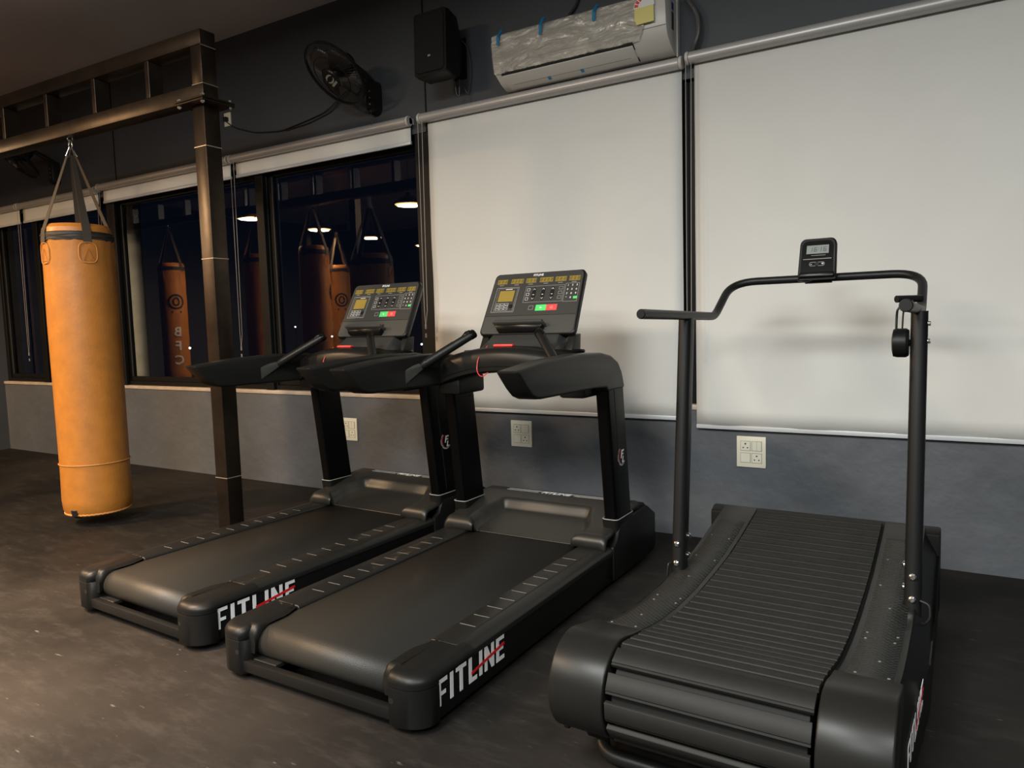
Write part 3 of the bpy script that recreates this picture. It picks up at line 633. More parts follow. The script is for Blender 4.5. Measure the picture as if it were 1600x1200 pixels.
# ================================================================ TREADMILLS
def treadmill(loc, rz, label, group):
    """origin on the floor at the middle of the rear edge; the belt runs along +Y towards the console"""
    t = thing('treadmill', label, 'treadmill', loc, rz, group)
    HWD = .4625; t.scale = (1.06, 1, 1)
    # belt: flat top wrapped round the rear roller
    rr = .062; yc, zc = .112, .125; P = []
    for k in range(19): a = PI/2 + PI*k/18*1.0; P.append((yc+rr*math.cos(a), zc+rr*math.sin(a)))
    outer = [(1.56, zc+rr)] + P + [(1.56, zc-rr)]
    inner = [(1.56, zc-rr+.004)] + [(yc+(rr-.004)*math.cos(PI/2+PI*k/18), zc+(rr-.004)*math.sin(PI/2+PI*k/18)) for k in range(18, -1, -1)] + [(1.56, zc+rr-.004)]
    n = len(outer); V = []; F = []
    for x in (-.305, .305): V += [(x, p[0], p[1]) for p in outer]
    for i in range(n-1): F.append((i, i+1, i+1+n, i+n))
    b = mk('belt', (V, F), 'belt', t, ang=60); sm = b.modifiers.new('thick', 'SOLIDIFY'); sm.thickness = .003; sm.offset = -1
    mk('rear_roller', xf(lathe([(.03, -.33), (rr-.004, -.329), (rr-.004, .329), (.03, .33)], 24), frame3((0, yc, zc), (0, 1, 0), (0, 0, 1), (1, 0, 0))), 'rubber', t)
    mk('deck_board', box(-.31, .31, .10, 1.60, .11, .13), 'rubber', t)
    # main frame: two side beams + crossbar
    mk('rear_crossbar', box(-.335, .335, .010, .040, .034, .074), 'plastic', t, bevel=.003)
    mk('crossbar_bracket', box(-.315, -.20, .040, .085, .060, .076), 'plastic_grey', t, bevel=.002, seg=1)
    for s in (-1, 1):
        M_ = (lambda g: g) if s > 0 else flip
        # glossy skirt
        sk = mk('side_skirt', M_(join(prism([(.10, .030), (1.62, .030), (1.62, .168), (.10, .168)], 'X', .40, HWD-.002))), 'gloss_black', t, bevel=.004)
        # side rail (foot board)
        rl = mk('side_rail', M_(prism([(.308, .165), (.308, .192), (.316, .200), (.415, .201), (.445, .196), (HWD+.001, .182), (HWD+.001, .160), (.44, .155)], 'Y', .265, 1.50)), 'plastic_grey', t, bevel=.002, seg=1)
        mk('rail_joint', M_(prism([(.399, .2012), (.402, .2018), (.405, .2012)], 'Y', .27, 1.50)), 'rubber', rl)
        for k in range(10):
            y = .42+k*.092; mk('rail_mark', M_(box(.327, .392, y, y+.0022, .2008, .2014)), 'mark', rl, smooth=False)
        # rear end cap: thick rounded block with a lobe over the roller end
        def capsec(z, gr, o=0.0):
            p = []
            x1 = HWD+.004-gr; y0_ = 0+gr; x0_ = .320
            R1 = .085
            for k in range(9): a = -PI/2 + PI/2*k/8; p.append((x1-R1+R1*math.cos(a), y0_+R1+R1*math.sin(a)))
            if z < .17: p += [(x1, .094), (x0_+.05, .094)]
            else: p += [(x1, .30), (x0_+.07, .30)]
            p += [(x0_, .24 if z > .17 else .09), (x0_, .08), (x0_+.004+gr*.3, y0_+.02), (x0_+.02+gr*.3, y0_)]
            return [(a, b, z) for a, b in p]
        cap = mk('rear_cap', M_(loft([capsec(.018, .010), capsec(.028, 0), capsec(.150, 0), capsec(.151, .0025), capsec(.154, .0025), capsec(.155, 0), capsec(.168, 0), capsec(.172, 0), capsec(.180, .002), capsec(.192, .010), capsec(.200, .028)])), 'plastic', t, ang=50)
        # inner lobe: thin curved fin hugging the roller and flowing forward over the belt edge
        secs = []
        for k in range(15):
            u = k/14; y = .034+.255*u; top = .205 - .004*u + (.0 if u > .12 else -.03*(1-u/.12)**2); xin = .292+.030*sstep(.55, 1, u); bot = .10+.086*sstep(.0, .32, u)
            secs.append([(xin+.006, y, bot), (xin, y, (bot+top)/2), (xin+.004, y, top-.008), (xin+.016, y, top), (.345, y, top-.002), (.350, y, bot)])
        mk('roller_guard', M_(loft(secs)), 'plastic', t, ang=60)
        mk('bolt_recess', M_(xf(lathe([(.010, 0), (.009, .0004), (.006, .0002)], 16), frame3((.350, -.0004, .108), (1, 0, 0), (0, 0, 1), (0, -1, 0)))), 'rubber', cap)
        mk('foot', M_(lathe([(.03, 0), (.03, .012), (.015, .016), (.012, .032)], 16, (.40, .16, 0))), 'rubber', t)
        mk('foot', M_(lathe([(.03, 0), (.03, .012), (.015, .016), (.012, .032)], 16, (.36, 1.82, 0))), 'rubber', t)
    wh, rd = wordmark(.405, .088, .0012)
    fr = frame3((HWD-.0012, .088, .072), (0, 1, 0), (0, 0, 1), (1, 0, 0))
    sk = [o for o in t.children if o.name.startswith('side_skirt')][-1]
    mk('lettering', xf(wh, fr), 'white_print', sk, smooth=False); mk('lettering_slash', xf(rd, fr), 'red_print', sk, smooth=False)
    # motor cover as a height field with a basin
    nx, ny = 72, 60; V = []; F = []
    Y0, Y1 = 1.435, 1.90
    def cz(x, y):
        ax = abs(x); e = .452
        side = .200 + .064*math.sqrt(max(0, 1-(1-min(1, (y-Y0)/.05))**2)) + .071*(.55*sstep(1.49, 1.84, y) + .45*max(0, min(1, (y-1.49)/.35)))
        cen = .189 + .070*max(0, (y-1.475)/.24)
        inner = .258+.040*sstep(1.435, 1.49, y) - .050*sstep(1.56, 1.72, y)
        k = sstep(inner+.022, inner-.014, ax)
        kb = sstep(1.745, 1.705, y)
        k *= kb
        z = side*(1-k)+cen*k
        z -= .05*sstep(e-.02, e, ax)*(.4)
        return z
    for j in range(ny+1):
        for i in range(nx+1):
            y = Y0+(Y1-Y0)*(j/ny); x = -.452+.904*(i/nx)
            nose = (.012 if abs(x) < .27 else 0)
            V.append((x, y, cz(x, y)))
    W = nx+1
    for j in range(ny):
        for i in range(nx):
            xm = abs((V[j*W+i][0]+V[j*W+i+1][0])/2); ym = V[j*W+i][1]
            if xm < .275 and ym < 1.478+.022*(xm/.275)**2*0: continue
            F.append((j*W+i, j*W+i+1, (j+1)*W+i+1, (j+1)*W+i))
    mc = mk('motor_cover', (V, F), 'cover_sheen', t, ang=70); sm = mc.modifiers.new('thick', 'SOLIDIFY'); sm.thickness = .006; sm.offset = -1
    bx_ = mk('motor_housing', join(prism([(1.62, .03), (2.06, .03), (2.075, .05), (2.075, .235), (1.97, .312), (1.90, .322), (1.86, .310), (1.74, .24), (1.62, .17)], 'X', -.448, .448)), 'plastic', t, bevel=.012, seg=3)
    for s in (-1, 1):
        M_ = (lambda g: g) if s > 0 else flip
        mk('side_cover', M_(prism([(1.50, .03), (2.05, .03), (2.075, .06), (2.075, .235), (1.96, .30), (1.80, .30), (1.58, .285), (1.545, .22), (1.50, .195)], 'X', .440, HWD+.006)), 'plastic', t, bevel=.008)
        mk('screw', M_(lathe([(.006, .298), (.006, .3025)], 10, (.405, 1.60, -.018))), 'rubber', t)
    mk('cover_line', join(box(-.30, -.105, 1.848, 1.851, .3345, .3375), box(.105, .30, 1.848, 1.851, .3345, .3375), box(-.30, .30, 1.874, 1.8755, .335, .3378)), 'grey_print', mc, smooth=False)
    mk('cover_lettering', xf(textgeo('FITLINE', .050, .0006, .15, .0012), frame3((0, 1.852, .3372), (1, 0, 0), (0, 1, 0), (0, 0, 1))), 'white_print', mc, smooth=False)
    # uprights
    for s in (-1, 1):
        M_ = (lambda g: g) if s > 0 else flip
        lean = lambda z: -.075*(z-.33)/.635
        def us(z, gr=0): return [(x, y+lean(z)+1.66, z) for x, y in rrect(.394-gr, .4575+gr, -.100-gr, .100+gr, .016+gr*.5, 4)]
        up = mk('upright', M_(loft([us(.26), us(1.02)])), 'post_black', t, ang=40)
        mk('groove', M_(loft([[(.4573, 1.66-.03+lean(z), z), (.4586, 1.66-.028+lean(z), z), (.4586, 1.66-.022+lean(z), z), (.4573, 1.66-.020+lean(z), z)] for z in (.34, .96)])), 'rubber', up)
        mk('collar', M_(loft([us(.12, .007), us(.315, .009), us(.32, .004)])), 'plastic', t, ang=40)
        mk('collar_highlight', M_(tube([(x, y, z) for x, y, z in us(.318, .008)], .0022, 5, closed=True)), 'grey_print', t)  # thin highlight on the collar ring, put in as a grey bead
        for (dy, z) in ((-.03, .93), (.055, .90), (-.055, .885)): mk('rivet', M_(xf(lathe([(.006, 0), (.006, .0012)], 8), frame3((.394, 1.66+dy+lean(z), z), (0, 1, 0), (0, 0, 1), (-1, 0, 0)))), 'rubber', up)
        ez = .625; ey = 1.66+lean(ez)+.018
        fr = frame3((.4578*s, ey, ez), (0, s, 0), (0, 0, 1), (s, 0, 0))
        ring = lambda a0, a1, r0, th: [(r0*math.cos(a), r0*math.sin(a), 0) for a in [a0+(a1-a0)*k/18 for k in range(19)]]
        mk('emblem_ring', xf(tube(ring(2.2, 5.6, .046, 0), [.002+.004*math.sin(PI*k/18) for k in range(19)], 6, ry=.001), fr), 'grey_print', up)
        mk('emblem_ring', xf(tube(ring(2.0, 4.0, .036, 0), [.0015+.002*math.sin(PI*k/18) for k in range(19)], 6, ry=.001), fr), 'red_print', up)
        fl_ = join(*[prism(pg, 'Z', 0, .001) for pg in ([(-.014, -.012), (-.005, -.012), (.004, .020), (.022, .020), (.025, .029), (-.004, .029)], [(-.001, .004), (.016, .004), (.018, .012), (.001, .012)], [(.002, -.036), (.022, -.036), (.024, -.028), (.013, -.028), (.020, -.004), (.011, -.004)])])
        mk('emblem_letters', xf(fl_, fr), 'white_print', up, smooth=False)
        # armrest
        side = [(.640, 1.116), (.90, 1.142), (1.20, 1.153), (1.42, 1.148), (1.53, 1.130), (1.61, 1.095), (1.655, 1.045), (1.690, .960), (1.48, .960), (1.46, .978), (1.34, .985), (.84, .990), (.795, .994), (.755, 1.008), (.715, 1.040), (.67, 1.085)]
        mk('armrest', M_(prism(side, 'X', .368, .4625)), 'plastic_grey', t, bevel=.014, seg=4, ang=45)
        mk('arm_bracket', M_(box(.27, .40, 1.36, 1.60, .935, 1.03)), 'plastic', t, bevel=.015)
        # grip handle rising from a grey wedge on the inner face of the arm
        P1 = Vector((.362, 1.180, 1.095)); P2 = Vector((.190, 1.350, 1.238))
        d = (P2-P1).normalized()
        wedge = [[(.372, 1.035, 1.000), (.372, 1.035, 1.078), (.372, 1.10, 1.100), (.372, 1.16, 1.075), (.372, 1.12, 1.03)]]
        ax1 = d.cross(Vector((0, 0, 1))).normalized(); ax2 = d.cross(ax1)
        wedge.append([tuple(P1 + ax1*.019*math.cos(a) + ax2*.019*math.sin(a)) for a in [2*PI*k/5+2.2 for k in range(5)]])
        hull = bmesh.new()
        for ring_ in wedge:
            for p in ring_: hull.verts.new(p)
        bmesh.ops.convex_hull(hull, input=hull.verts); hull.verts.ensure_lookup_table()
        hull.verts.index_update(); hg = ([tuple(v.co) for v in hull.verts], [tuple(v.index for v in f.verts) for f in hull.faces if all(v.is_valid for v in f.verts)]); hull.free()
        gh = mk('grip_handle', M_(tube([P1-d*.02, P1+d*.0, P1+d*.003, P2], [.017, .019, .0215, .0215], 18)), 'tube_matte', t, ang=50)
        mk('grip_socket', M_(hg), 'console', gh, bevel=.003)
        mk('sensor_plate', M_(tube([P1+d*.02+Vector((0, 0, .0035)), P1+d*.19+Vector((0, 0, .0035))], .0205, 14)), 'plastic_sheen', gh, ang=50)
        mk('end_cap', M_(join(tube([P2, P2+d*.022, P2+d*.030], [.0232, .0232, .017], 18))), 'gloss_black', gh, ang=40)
        mk('thumb_switch', M_(tube([P2-d*.045-ax2*.012+Vector((0, 0, .0)), P2-d*.01-ax2*.018, P2+d*.012-ax2*.016], [.006, .013, .011], 12)), 'gloss_black', gh, ang=40)
    # arched dashboard between the arms
    secs = []
    for k in range(25):
        u = -1+2*k/24; x = u*.366; ar = 1-u*u
        yf = 1.335-.035*ar; z0 = .985+.070*ar; z1 = 1.105+.060*ar
        secs.append([(x, yf+.03, z0), (x, yf+.006, z0+.012), (x, yf, z0+.05), (x, yf+.003, z1-.018), (x, yf+.016, z1+.004), (x, yf+.045, z1+.018), (x, 1.55, z1+.022-.008*ar), (x, 1.66, z1+.005-.01*ar), (x, 1.68, z1-.04), (x, 1.66, z0+.02)])
    db = mk('dashboard', loft(secs), 'plastic_sheen', t, ang=45)
    mk('dashboard_lip', tube([(x, 1.3335-.035*(1-(x/.366)**2), 1.020+.070*(1-(x/.366)**2)) for x in [-.35+.70*k/20 for k in range(21)]], .0012, 5), 'rubber', db)
    for s in (-1, 1):
        mk('cup_holder', lathe([(.052, 0), (.056, .010), (.052, .016), (.045, .012), (.043, -.03), (.02, -.032)], 28, (.275*s, 1.52, 1.142)), 'gloss_black', t)
    mk('safety_clip', box(-.060, .045, 1.345, 1.375, 1.182, 1.194), 'red', t, bevel=.004, label='red emergency stop clip')
    co = smooth_path([(-.10, 1.36, 1.185), (-.120, 1.30, 1.13), (-.115, 1.28, 1.06), (-.075, 1.26, 1.035), (-.035, 1.25, 1.062)], .05, 5)
    mk('safety_cord', tube(co, .0022, 6), 'red', t, label='red safety cord')
    # console
    T = Vector((0, 1.728, 1.560)); B = Vector((0, 1.55, 1.238)); dn = (B-T); Lc = dn.length; dn.normalize(); N_ = Vector((0, dn.z, -dn.y)).normalized()
    if N_.y > 0: N_ = -N_
    wtop, wbot = .253, .264
    def cp(u, v, h=0.0):
        hwid = wtop+(wbot-wtop)*v; p = T+dn*(Lc*v)+N_*h; return (-hwid+2*hwid*u, p.y, p.z)
    def outline(inset, h):
        P = []
        L_, ru, rv = inset, .045, .075
        for cu, cv, a in ((1-L_-ru, L_+rv, -PI/2), (1-L_-ru, 1-L_-rv, 0), (L_+ru, 1-L_-rv, PI/2), (L_+ru, L_+rv, PI)):
            for k in range(6): q = a+PI/2*k/5; P.append(cp(cu+ru*math.cos(q), cv+rv*math.sin(q), h))
        return P
    cs = mk('console', loft([outline(.06, -.075), outline(.02, -.05), outline(-.006, -.026), outline(-.006, -.004), outline(.002, .0)]), 'plastic', t, ang=40)
    mk('console_face', loft([outline(.010, 0), outline(.011, .0022)]), 'console', cs, ang=30)
    def plate(u0, v0, u1, v1, h0=.0022, h1=.0032, m='console_panel', name='panel', sl=0.0, par=cs):
        a = [cp(u0, v0, h0), cp(u1, v0, h0), cp(u1, v1, h0), cp(u0, v1, h0), cp(u0, v0, h1), cp(u1, v0, h1), cp(u1, v1, h1), cp(u0, v1, h1)]
        return mk(name, (a, [(0,3,2,1),(4,5,6,7),(0,1,5,4),(1,2,6,5),(2,3,7,6),(3,0,4,7)]), m, par, smooth=False)
    def outl(u0, v0, u1, v1, th=.0035, m='grey_print', name='printed_frame'):
        G = []; tv = th*1.5
        for a, b, c, d in ((u0, v0, u1, v0+tv), (u0, v1-tv, u1, v1), (u0, v0, u0+th, v1), (u1-th, v0, u1, v1)):
            G.append(([cp(a, b, .0033), cp(c, b, .0033), cp(c, d, .0033), cp(a, d, .0033), cp(a, b, .0038), cp(c, b, .0038), cp(c, d, .0038), cp(a, d, .0038)], [(0,3,2,1),(4,5,6,7),(0,1,5,4),(1,2,6,5),(2,3,7,6),(3,0,4,7)]))
        mk(name, join(*G), m, cs, smooth=False)
    mk('panel', loft([outline(.022, .0020)[:0] or [cp(u, v, .0021) for u, v in ((.03, .02), (.97, .02), (.985, .70), (.015, .70))], [cp(u, v, .0032) for u, v in ((.03, .02), (.97, .02), (.985, .70), (.015, .70))]]), 'console_panel', cs, smooth=False)
    plate(.012, .704, .988, .710, .0021, .0028, 'rubber', 'panel_joint')
    def ctext(s, u, v, size, m='white_print', name='lettering', bold=.0):
        c = cp(u, v, .0036); mk(name, xf(textgeo(s, size, .0003, 0, bold), frame3(c, (1, 0, 0), tuple(-dn), tuple(N_))), m, cs, smooth=False)
    ctext('FITLINE', .50, .052, .017, bold=.0006)
    # six amber readouts
    for u0, u1, s in ((.045, .160, '888'), (.205, .345, '8888'), (.375, .49, '888'), (.53, .675, '8888'), (.70, .82, '888'), (.85, .965, '888')):
        pnl = plate(u0, .10, u1, .175, .0033, .0037, 'amber', 'readout')
        wd = (u1-u0)*.53; n = len(s); G = [digit(c, -wd/2+wd/n*(k+.16), -.009, wd/n*.62, .018, .0032, 0, .0004, .12) for k, c in enumerate(s)]
        mk('digits', xf(join(*G), frame3(cp((u0+u1)/2, .1375, .0038), (1, 0, 0), tuple(-dn), tuple(N_))), 'amber_digit', pnl, smooth=False)
        plate((u0+u1)/2-.025, .193, (u0+u1)/2+.025, .201, .0033, .0036, 'grey_print', 'readout_caption')
    # left program block with amber screen
    outl(.060, .235, .315, .645); outl(.085, .250, .300, .630, .0022)
    plate(.165, .262, .240, .272, .0033, .0036, 'white_print', 'caption')
    plate(.105, .290, .275, .470, .0033, .0040, 'amber', 'program_screen')
    for r in range(3):
        for c in range(3): outl(.100+c*.048, .500+r*.040, .143+c*.048, .530+r*.040, .0022, 'white_print', 'program_key')
    mk('scroll_key', xf(lathe([(.012, 0), (.010, .003)], 16), frame3(cp(.270, .55, .0033), (1, 0, 0), tuple(-dn), tuple(N_))), 'rubber', cs)
    # middle block with three rocker columns
    outl(.395, .235, .815, .500, .0028)
    for r in range(3): outl(.412, .270+r*.074, .445, .315+r*.074, .003, 'white_print', 'preset_key')
    for r in range(3): outl(.760, .262+r*.074, .800, .310+r*.074, .003, 'grey_print', 'preset_key')
    for u in (.495, .595, .695):
        kx = loft([[cp(u+.020*math.cos(a), .365+.105*math.copysign(abs(math.sin(a))**.7, math.sin(a)), h) for a in [2*PI*k/20 for k in range(20)]] for h in (.0033, .0052)])
        rk_ = mk('rocker_key', kx, 'rubber', cs, ang=40)
        for v, sg in ((.295, -1), (.435, 1)):
            mk('arrow', join(*[([cp(u, v+sg*.012, .0053), cp(u, v+sg*.020, .0053), cp(u+q*.012, v-sg*.002, .0053), cp(u+q*.012, v-sg*.010, .0053)], [(0, 1, 2, 3)]) for q in (-1, 1)]), 'white_print', rk_, smooth=False)
        plate(u-.009, .375, u+.009, .383, .0053, .0056, 'white_print', 'key_caption', par=rk_)
    # number pad
    outl(.825, .215, .970, .510, .0028)
    for r in range(4):
        for c in range(3):
            s = ('123', '456', '789', '*0 ')[r][c]
            if s.strip(): ctext(s, .853+c*.046, .250+r*.066, .014, 'white_print', 'key_number', .0004)
    plate(.928, .430, .968, .468, .0033, .0042, 'green_key', 'enter_key')
    # start / stop
    outl(.475, .555, .525, .620, .003)
    g_ = plate(.552, .545, .665, .640, .0033, .0045, 'green_key', 'start_key'); r_k = plate(.666, .545, .780, .640, .0033, .0045, 'red_key', 'stop_key')
    mk('start_symbol', ([cp(.600, .575, .0047), cp(.622, .5925, .0047), cp(.600, .61, .0047)], [(0, 1, 2)]), 'white_print', g_, smooth=False)
    mk('stop_symbol', tube([cp(.722+.012*math.cos(a), .5925+.018*math.sin(a), .0048) for a in [2*PI*k/14 for k in range(14)]], .0008, 4, closed=True), 'white_print', r_k)
    # tray for a tablet, neck
    tr = [cp(.19, .845, .002), cp(.70, .845, .002), cp(.72, .90, .002), cp(.17, .90, .002)]; tr2 = [cp(.20, .835, .050), cp(.69, .835, .050), cp(.71, .885, .055), cp(.175, .885, .055)]
    mk('tablet_ledge', loft([tr, tr2]), 'console', t, bevel=.004)
    mk('ledge_slot', loft([[cp(.20, .905, .0), cp(.70, .905, .0), cp(.68, .99, .0), cp(.22, .99, .0)], [cp(.20, .905, .040), cp(.70, .905, .040), cp(.68, .975, .030), cp(.22, .975, .030)]]), 'gloss_black', t, bevel=.004)
    mk('ledge_clip', join(*[([cp(a, .78, .0025), cp(b, .78, .0025), cp(b, .83, .0025), cp(a, .83, .0025), cp(a, .79, .012), cp(b, .79, .012), cp(b, .83, .012), cp(a, .83, .012)], [(0,3,2,1),(4,5,6,7),(0,1,5,4),(1,2,6,5),(2,3,7,6),(3,0,4,7)]) for a, b in ((.22, .36), (.48, .66))]), 'console_panel', t, bevel=.002)
    mk('console_neck', loft([[(x, y, 1.125) for x, y in ((-.225, 1.40), (.225, 1.40), (.235, 1.60), (-.235, 1.60))], [(x, y, 1.195) for x, y in ((-.195, 1.50), (.195, 1.50), (.215, 1.62), (-.215, 1.62))], [(x, y, 1.26) for x, y in ((-.18, 1.585), (.18, 1.585), (.19, 1.66), (-.19, 1.66))]]), 'console_panel', t, bevel=.006)
    for a, b in ((-.262, -.222), (.222, .262)): mk('neck_side', prism([(1.52, 1.13), (1.63, 1.13), (1.64, 1.235), (1.58, 1.23)], 'X', a, b), 'plastic_grey', t, bevel=.006)
    return t
TX, TY = -1.883, 1.69
tm2 = treadmill((TX, TY, 0), 0, 'black motor treadmill in the middle of the three, before the pale roller blind', 'black motorised treadmills side by side')
tm1 = copy_tree(tm2); tm1.location = (TX-1.178, TY+.075, 0); tm1.rotation_euler = (0, 0, math.radians(-2.0))
tm1['label'] = 'black motor treadmill nearest the punching bag, before the dark windows'

# ================================================================ CURVED TREADMILL
def curved_treadmill(loc, rz):
    t = thing('curved_treadmill', 'manual treadmill with a curved belt of rubber slats, right of the two motor treadmills', 'treadmill', loc, rz)
    # profile of the running surface, local y (0 = front of drum), z
    prof = [(.03, .33), (.05, .375), (.09, .398), (.19, .385), (.29, .366), (.41, .338), (.51, .322), (.66, .308), (.86, .303), (1.08, .312), (1.26, .325), (1.45, .352), (1.62, .382), (1.75, .405)]
    zp = lambda y: next((a[1]+(b[1]-a[1])*(y-a[0])/(b[0]-a[0]) for a, b in zip(prof, prof[1:]) if a[0] <= y <= b[0]), prof[-1][1] if y > 1 else prof[0][1])
    HB = .257; HO = .425
    yd, zd, rd_ = .145, .265, .140
    # side housings: deck plate + drum cheek + outer skirt
    for s in (-1, 1):
        M_ = (lambda g: g) if s > 0 else flip
        low = -.004
        top = [(y, z+low) for y, z in prof if y > .15]
        drum = [(yd+rd_*math.cos(a), zd+rd_*math.sin(a)) for a in [PI*.5+PI*k/16 for k in range(1, 15)]]
        pol = [(.22, .392+low)] + [p for p in top if p[0] > .25] + [(1.76, .39), (1.76, .09), (.30, .09)]
        mk('deck_plate', M_(prism(pol, 'X', HB+.010, HO-.008)), 'plastic_grey', t, bevel=.003, ang=25)
        dr = [(.16+.0, .404), (.10, .398)] ; cyl = [(yd+rd_*math.cos(a), zd+rd_*math.sin(a)) for a in [PI*.5+PI*1.15*k/22 for k in range(23)]]
        cyl = cyl + [(.30, .135), (.30, .372), (.225, .388), (.18, .4)]
        mk('drum_cheek', M_(prism(cyl, 'X', HB+.008, HO+.004)), 'plastic_sheen', t, bevel=.006, seg=3, ang=30)
        # tread plate with rivets following the curve
        V = []; F = []; ys = [.33+.028*k for k in range(46)]
        for y in ys:
            for x in (HB+.028, HO-.026): V.append((x, y, zp(y)+low+.0022))
        for k in range(len(ys)-1): F.append((2*k, 2*k+1, 2*k+3, 2*k+2))
        tp = mk('tread_plate', M_((V, F)), 'tread_plate', t, ang=180); sm = tp.modifiers.new('th', 'SOLIDIFY'); sm.thickness = .002
        for y, x in ((.36, .31), (.36, .39), (.52, .355), (.70, .30), (.70, .38), (.75, .30), (.75, .385), (.98, .345), (1.17, .30), (1.2, .385), (1.40, .305), (1.42, .385)):
            mk('screw', M_(lathe([(.0042, 0), (.004, .0012), (.0025, .002)], 10, (x, y, zp(y)+low+.0022))), 'screw_grey', tp)
        # outer skirt: chamfer down and out, then vertical
        a = [(.10, .265), (.14, .315), (.20, .345), (.27, .352)] + [(y, zp(y)-.006) for y in (.34, .45, .6, .8, 1.0, 1.2, 1.4, 1.6, 1.76)]
        W_ = lambda y: .006+.040*max(0, min(1, (y-.2)/.6))
        V = []; F = []
        for y, z in a: V += [(HO-.008, y, z), (HO-.004, y, z-.010), (HO+W_(y)-.005, y, z-.060-.04*sstep(.4, 1.2, y)), (HO+W_(y), y, z-.080-.01*sstep(.4, 1.2, y)), (HO+W_(y), y, .06+.06*sstep(.3, .1, y)), (HO-.01, y, .06+.06*sstep(.3, .1, y))]
        n = 6
        for k in range(len(a)-1):
            for i in range(n): F.append((k*n+i, k*n+(i+1) % n, (k+1)*n+(i+1) % n, (k+1)*n+i))
        F += [tuple(range(n)), tuple((len(a)-1)*n+i for i in range(n-1, -1, -1))]
        sk = mk('side_skirt', M_((V, F)), 'plastic', t, ang=25)
        if s > 0:
            wh, rd = wordmark(.30, .080, .001)
            fr = frame3((HO+.0138, .30, .135), (.066, .985, .17), (0, -.17, .985), (1, -.067, 0))
            mk('lettering', xf(wh, fr), 'white_print', sk, smooth=False); mk('lettering_slash', xf(rd, fr), 'red_print', sk, smooth=False)
        # upright posts
        ly = lambda z: 1.055+.115*(z-.28)/1.0
        def ps(z, g=0): return [(x, y+ly(z), z) for x, y in rrect(.382-g, .434+g, -.040-g, .040+g, .024, 5)]
        po = mk('post', M_(loft([ps(.26), ps(1.298)])), 'tube_matte', t, ang=45)
        for z, side in ((.335, 0), (.41, 0)):
            mk('bolt', M_(xf(lathe([(.012, 0), (.012, .006), (.007, .010)], 12), frame3((.408, ly(z)-.040, z), (1, 0, 0), (0, 0, 1), (0, -1, 0)))), 'chrome', po)
            mk('bolt', M_(xf(lathe([(.012, 0), (.012, .006), (.007, .010)], 12), frame3((.382, ly(z)+.02, z+.02), (0, 1, 0), (0, 0, 1), (-1, 0, 0)))), 'chrome', po)
        e_ = .026 if s > 0 else .003
        mk('post_bracket', M_(tube(smooth_path([(.432, 1.02, .335), (.434+e_, 1.01, .33), (.436+e_, 1.0, .285), (.43+e_*.5, 1.0, .262), (.42, 1.01, .262)], .015), .005, 8)), 'tube_matte', t)
    for z in (1.255, 1.195): mk('bolt', xf(lathe([(.008, 0), (.008, .008)], 10), frame3((.434, 1.165, z), (0, 1, 0), (0, 0, 1), (1, 0, 0))), 'chrome', t)
    mk('rear_cover', join(prism([(1.70, .05), (1.80, .05), (1.815, .08), (1.815, .33), (1.80, .375), (1.765, .398), (1.74, .398), (1.70, .38)], 'X', -HO-.048, HO+.048)), 'plastic', t, bevel=.008)
    mk('belly_pan', box(-HO, HO, .34, 1.70, .07, .10), 'rubber', t)
    # slats round the running surface and the front drum
    path = []
    r1 = rd_-.008
    for k in range(0, 60): a = PI*1.62-(PI*1.62-PI*.56)*k/59; path.append((yd+r1*math.cos(a), zd+r1*math.sin(a)))
    path += [(y, z) for y, z in prof if y > .15]
    # resample
    P = [Vector((0, a, b)) for a, b in path]; seg_ = [0]
    for a, b in zip(P, P[1:]): seg_.append(seg_[-1]+(b-a).length)
    def at(s):
        for i in range(len(P)-1):
            if s <= seg_[i+1]: f = (s-seg_[i])/max(1e-9, seg_[i+1]-seg_[i]); return P[i].lerp(P[i+1], f), (P[i+1]-P[i]).normalized()
        return P[-1], (P[-1]-P[-2]).normalized()
    dl = sum((b-a).length for a, b in zip(P[:60], P[1:60])); S = []; q = .03
    while q < seg_[-1]-.02: S.append(q); q += .0735 if q < dl-.03 else .0600
    me = None
    belt = None
    for q in S:
        p, d = at(q); nrm = Vector((1, 0, 0)).cross(d)
        if me is None:
            g = prism([(-.0275, -.0075), (-.0275, .0022), (-.0215, .0030), (-.0205, .0062), (-.0190, .0070), (.0255, .0070), (.0268, .0058), (.0268, -.0075)], 'X', -HB, HB)
            o = mk('slat', g, 'slat', t, bevel=0, ang=60); me = o.data
        else:
            o = bpy.data.objects.new('slat', me); COL.objects.link(o); o.parent = t
        q = Matrix(((1, 0, 0, 0), (0, d.y, nrm.y, p.y), (0, d.z, nrm.z, p.z), (0, 0, 0, 1))); o.matrix_local = q
    mk('belt_core', xf(lathe([(r1-.018, -HB+.01), (r1-.018, HB-.01)], 40), frame3((0, yd, zd), (0, 1, 0), (0, 0, 1), (1, 0, 0))), 'rubber', t)
    ys = [.17+.05*k for k in range(32)]; V = []; F = []
    for y in ys: V += [(-HB-.008, y, zp(y)-.016), (HB+.008, y, zp(y)-.016), (HB+.008, y, zp(y)-.05), (-HB-.008, y, zp(y)-.05)]
    mk('slat_bed', loft([V[4*i:4*i+4] for i in range(len(ys))]), 'rubber', t)
    # floor loop at the front and its feet
    mk('base_tube', tube(smooth_path([(-.360, .62, .085), (-.365, .34, .090), (-.370, .175, .026), (.370, .175, .026), (.365, .34, .090), (.360, .62, .085)], [.05, .12, .12, .05], 8), .021, 16), 'tube_matte', t)
    mk('tab', prism([(.17, .10), (.22, .10), (.195, .055)], 'X', -.40, -.33), 'plastic', t)
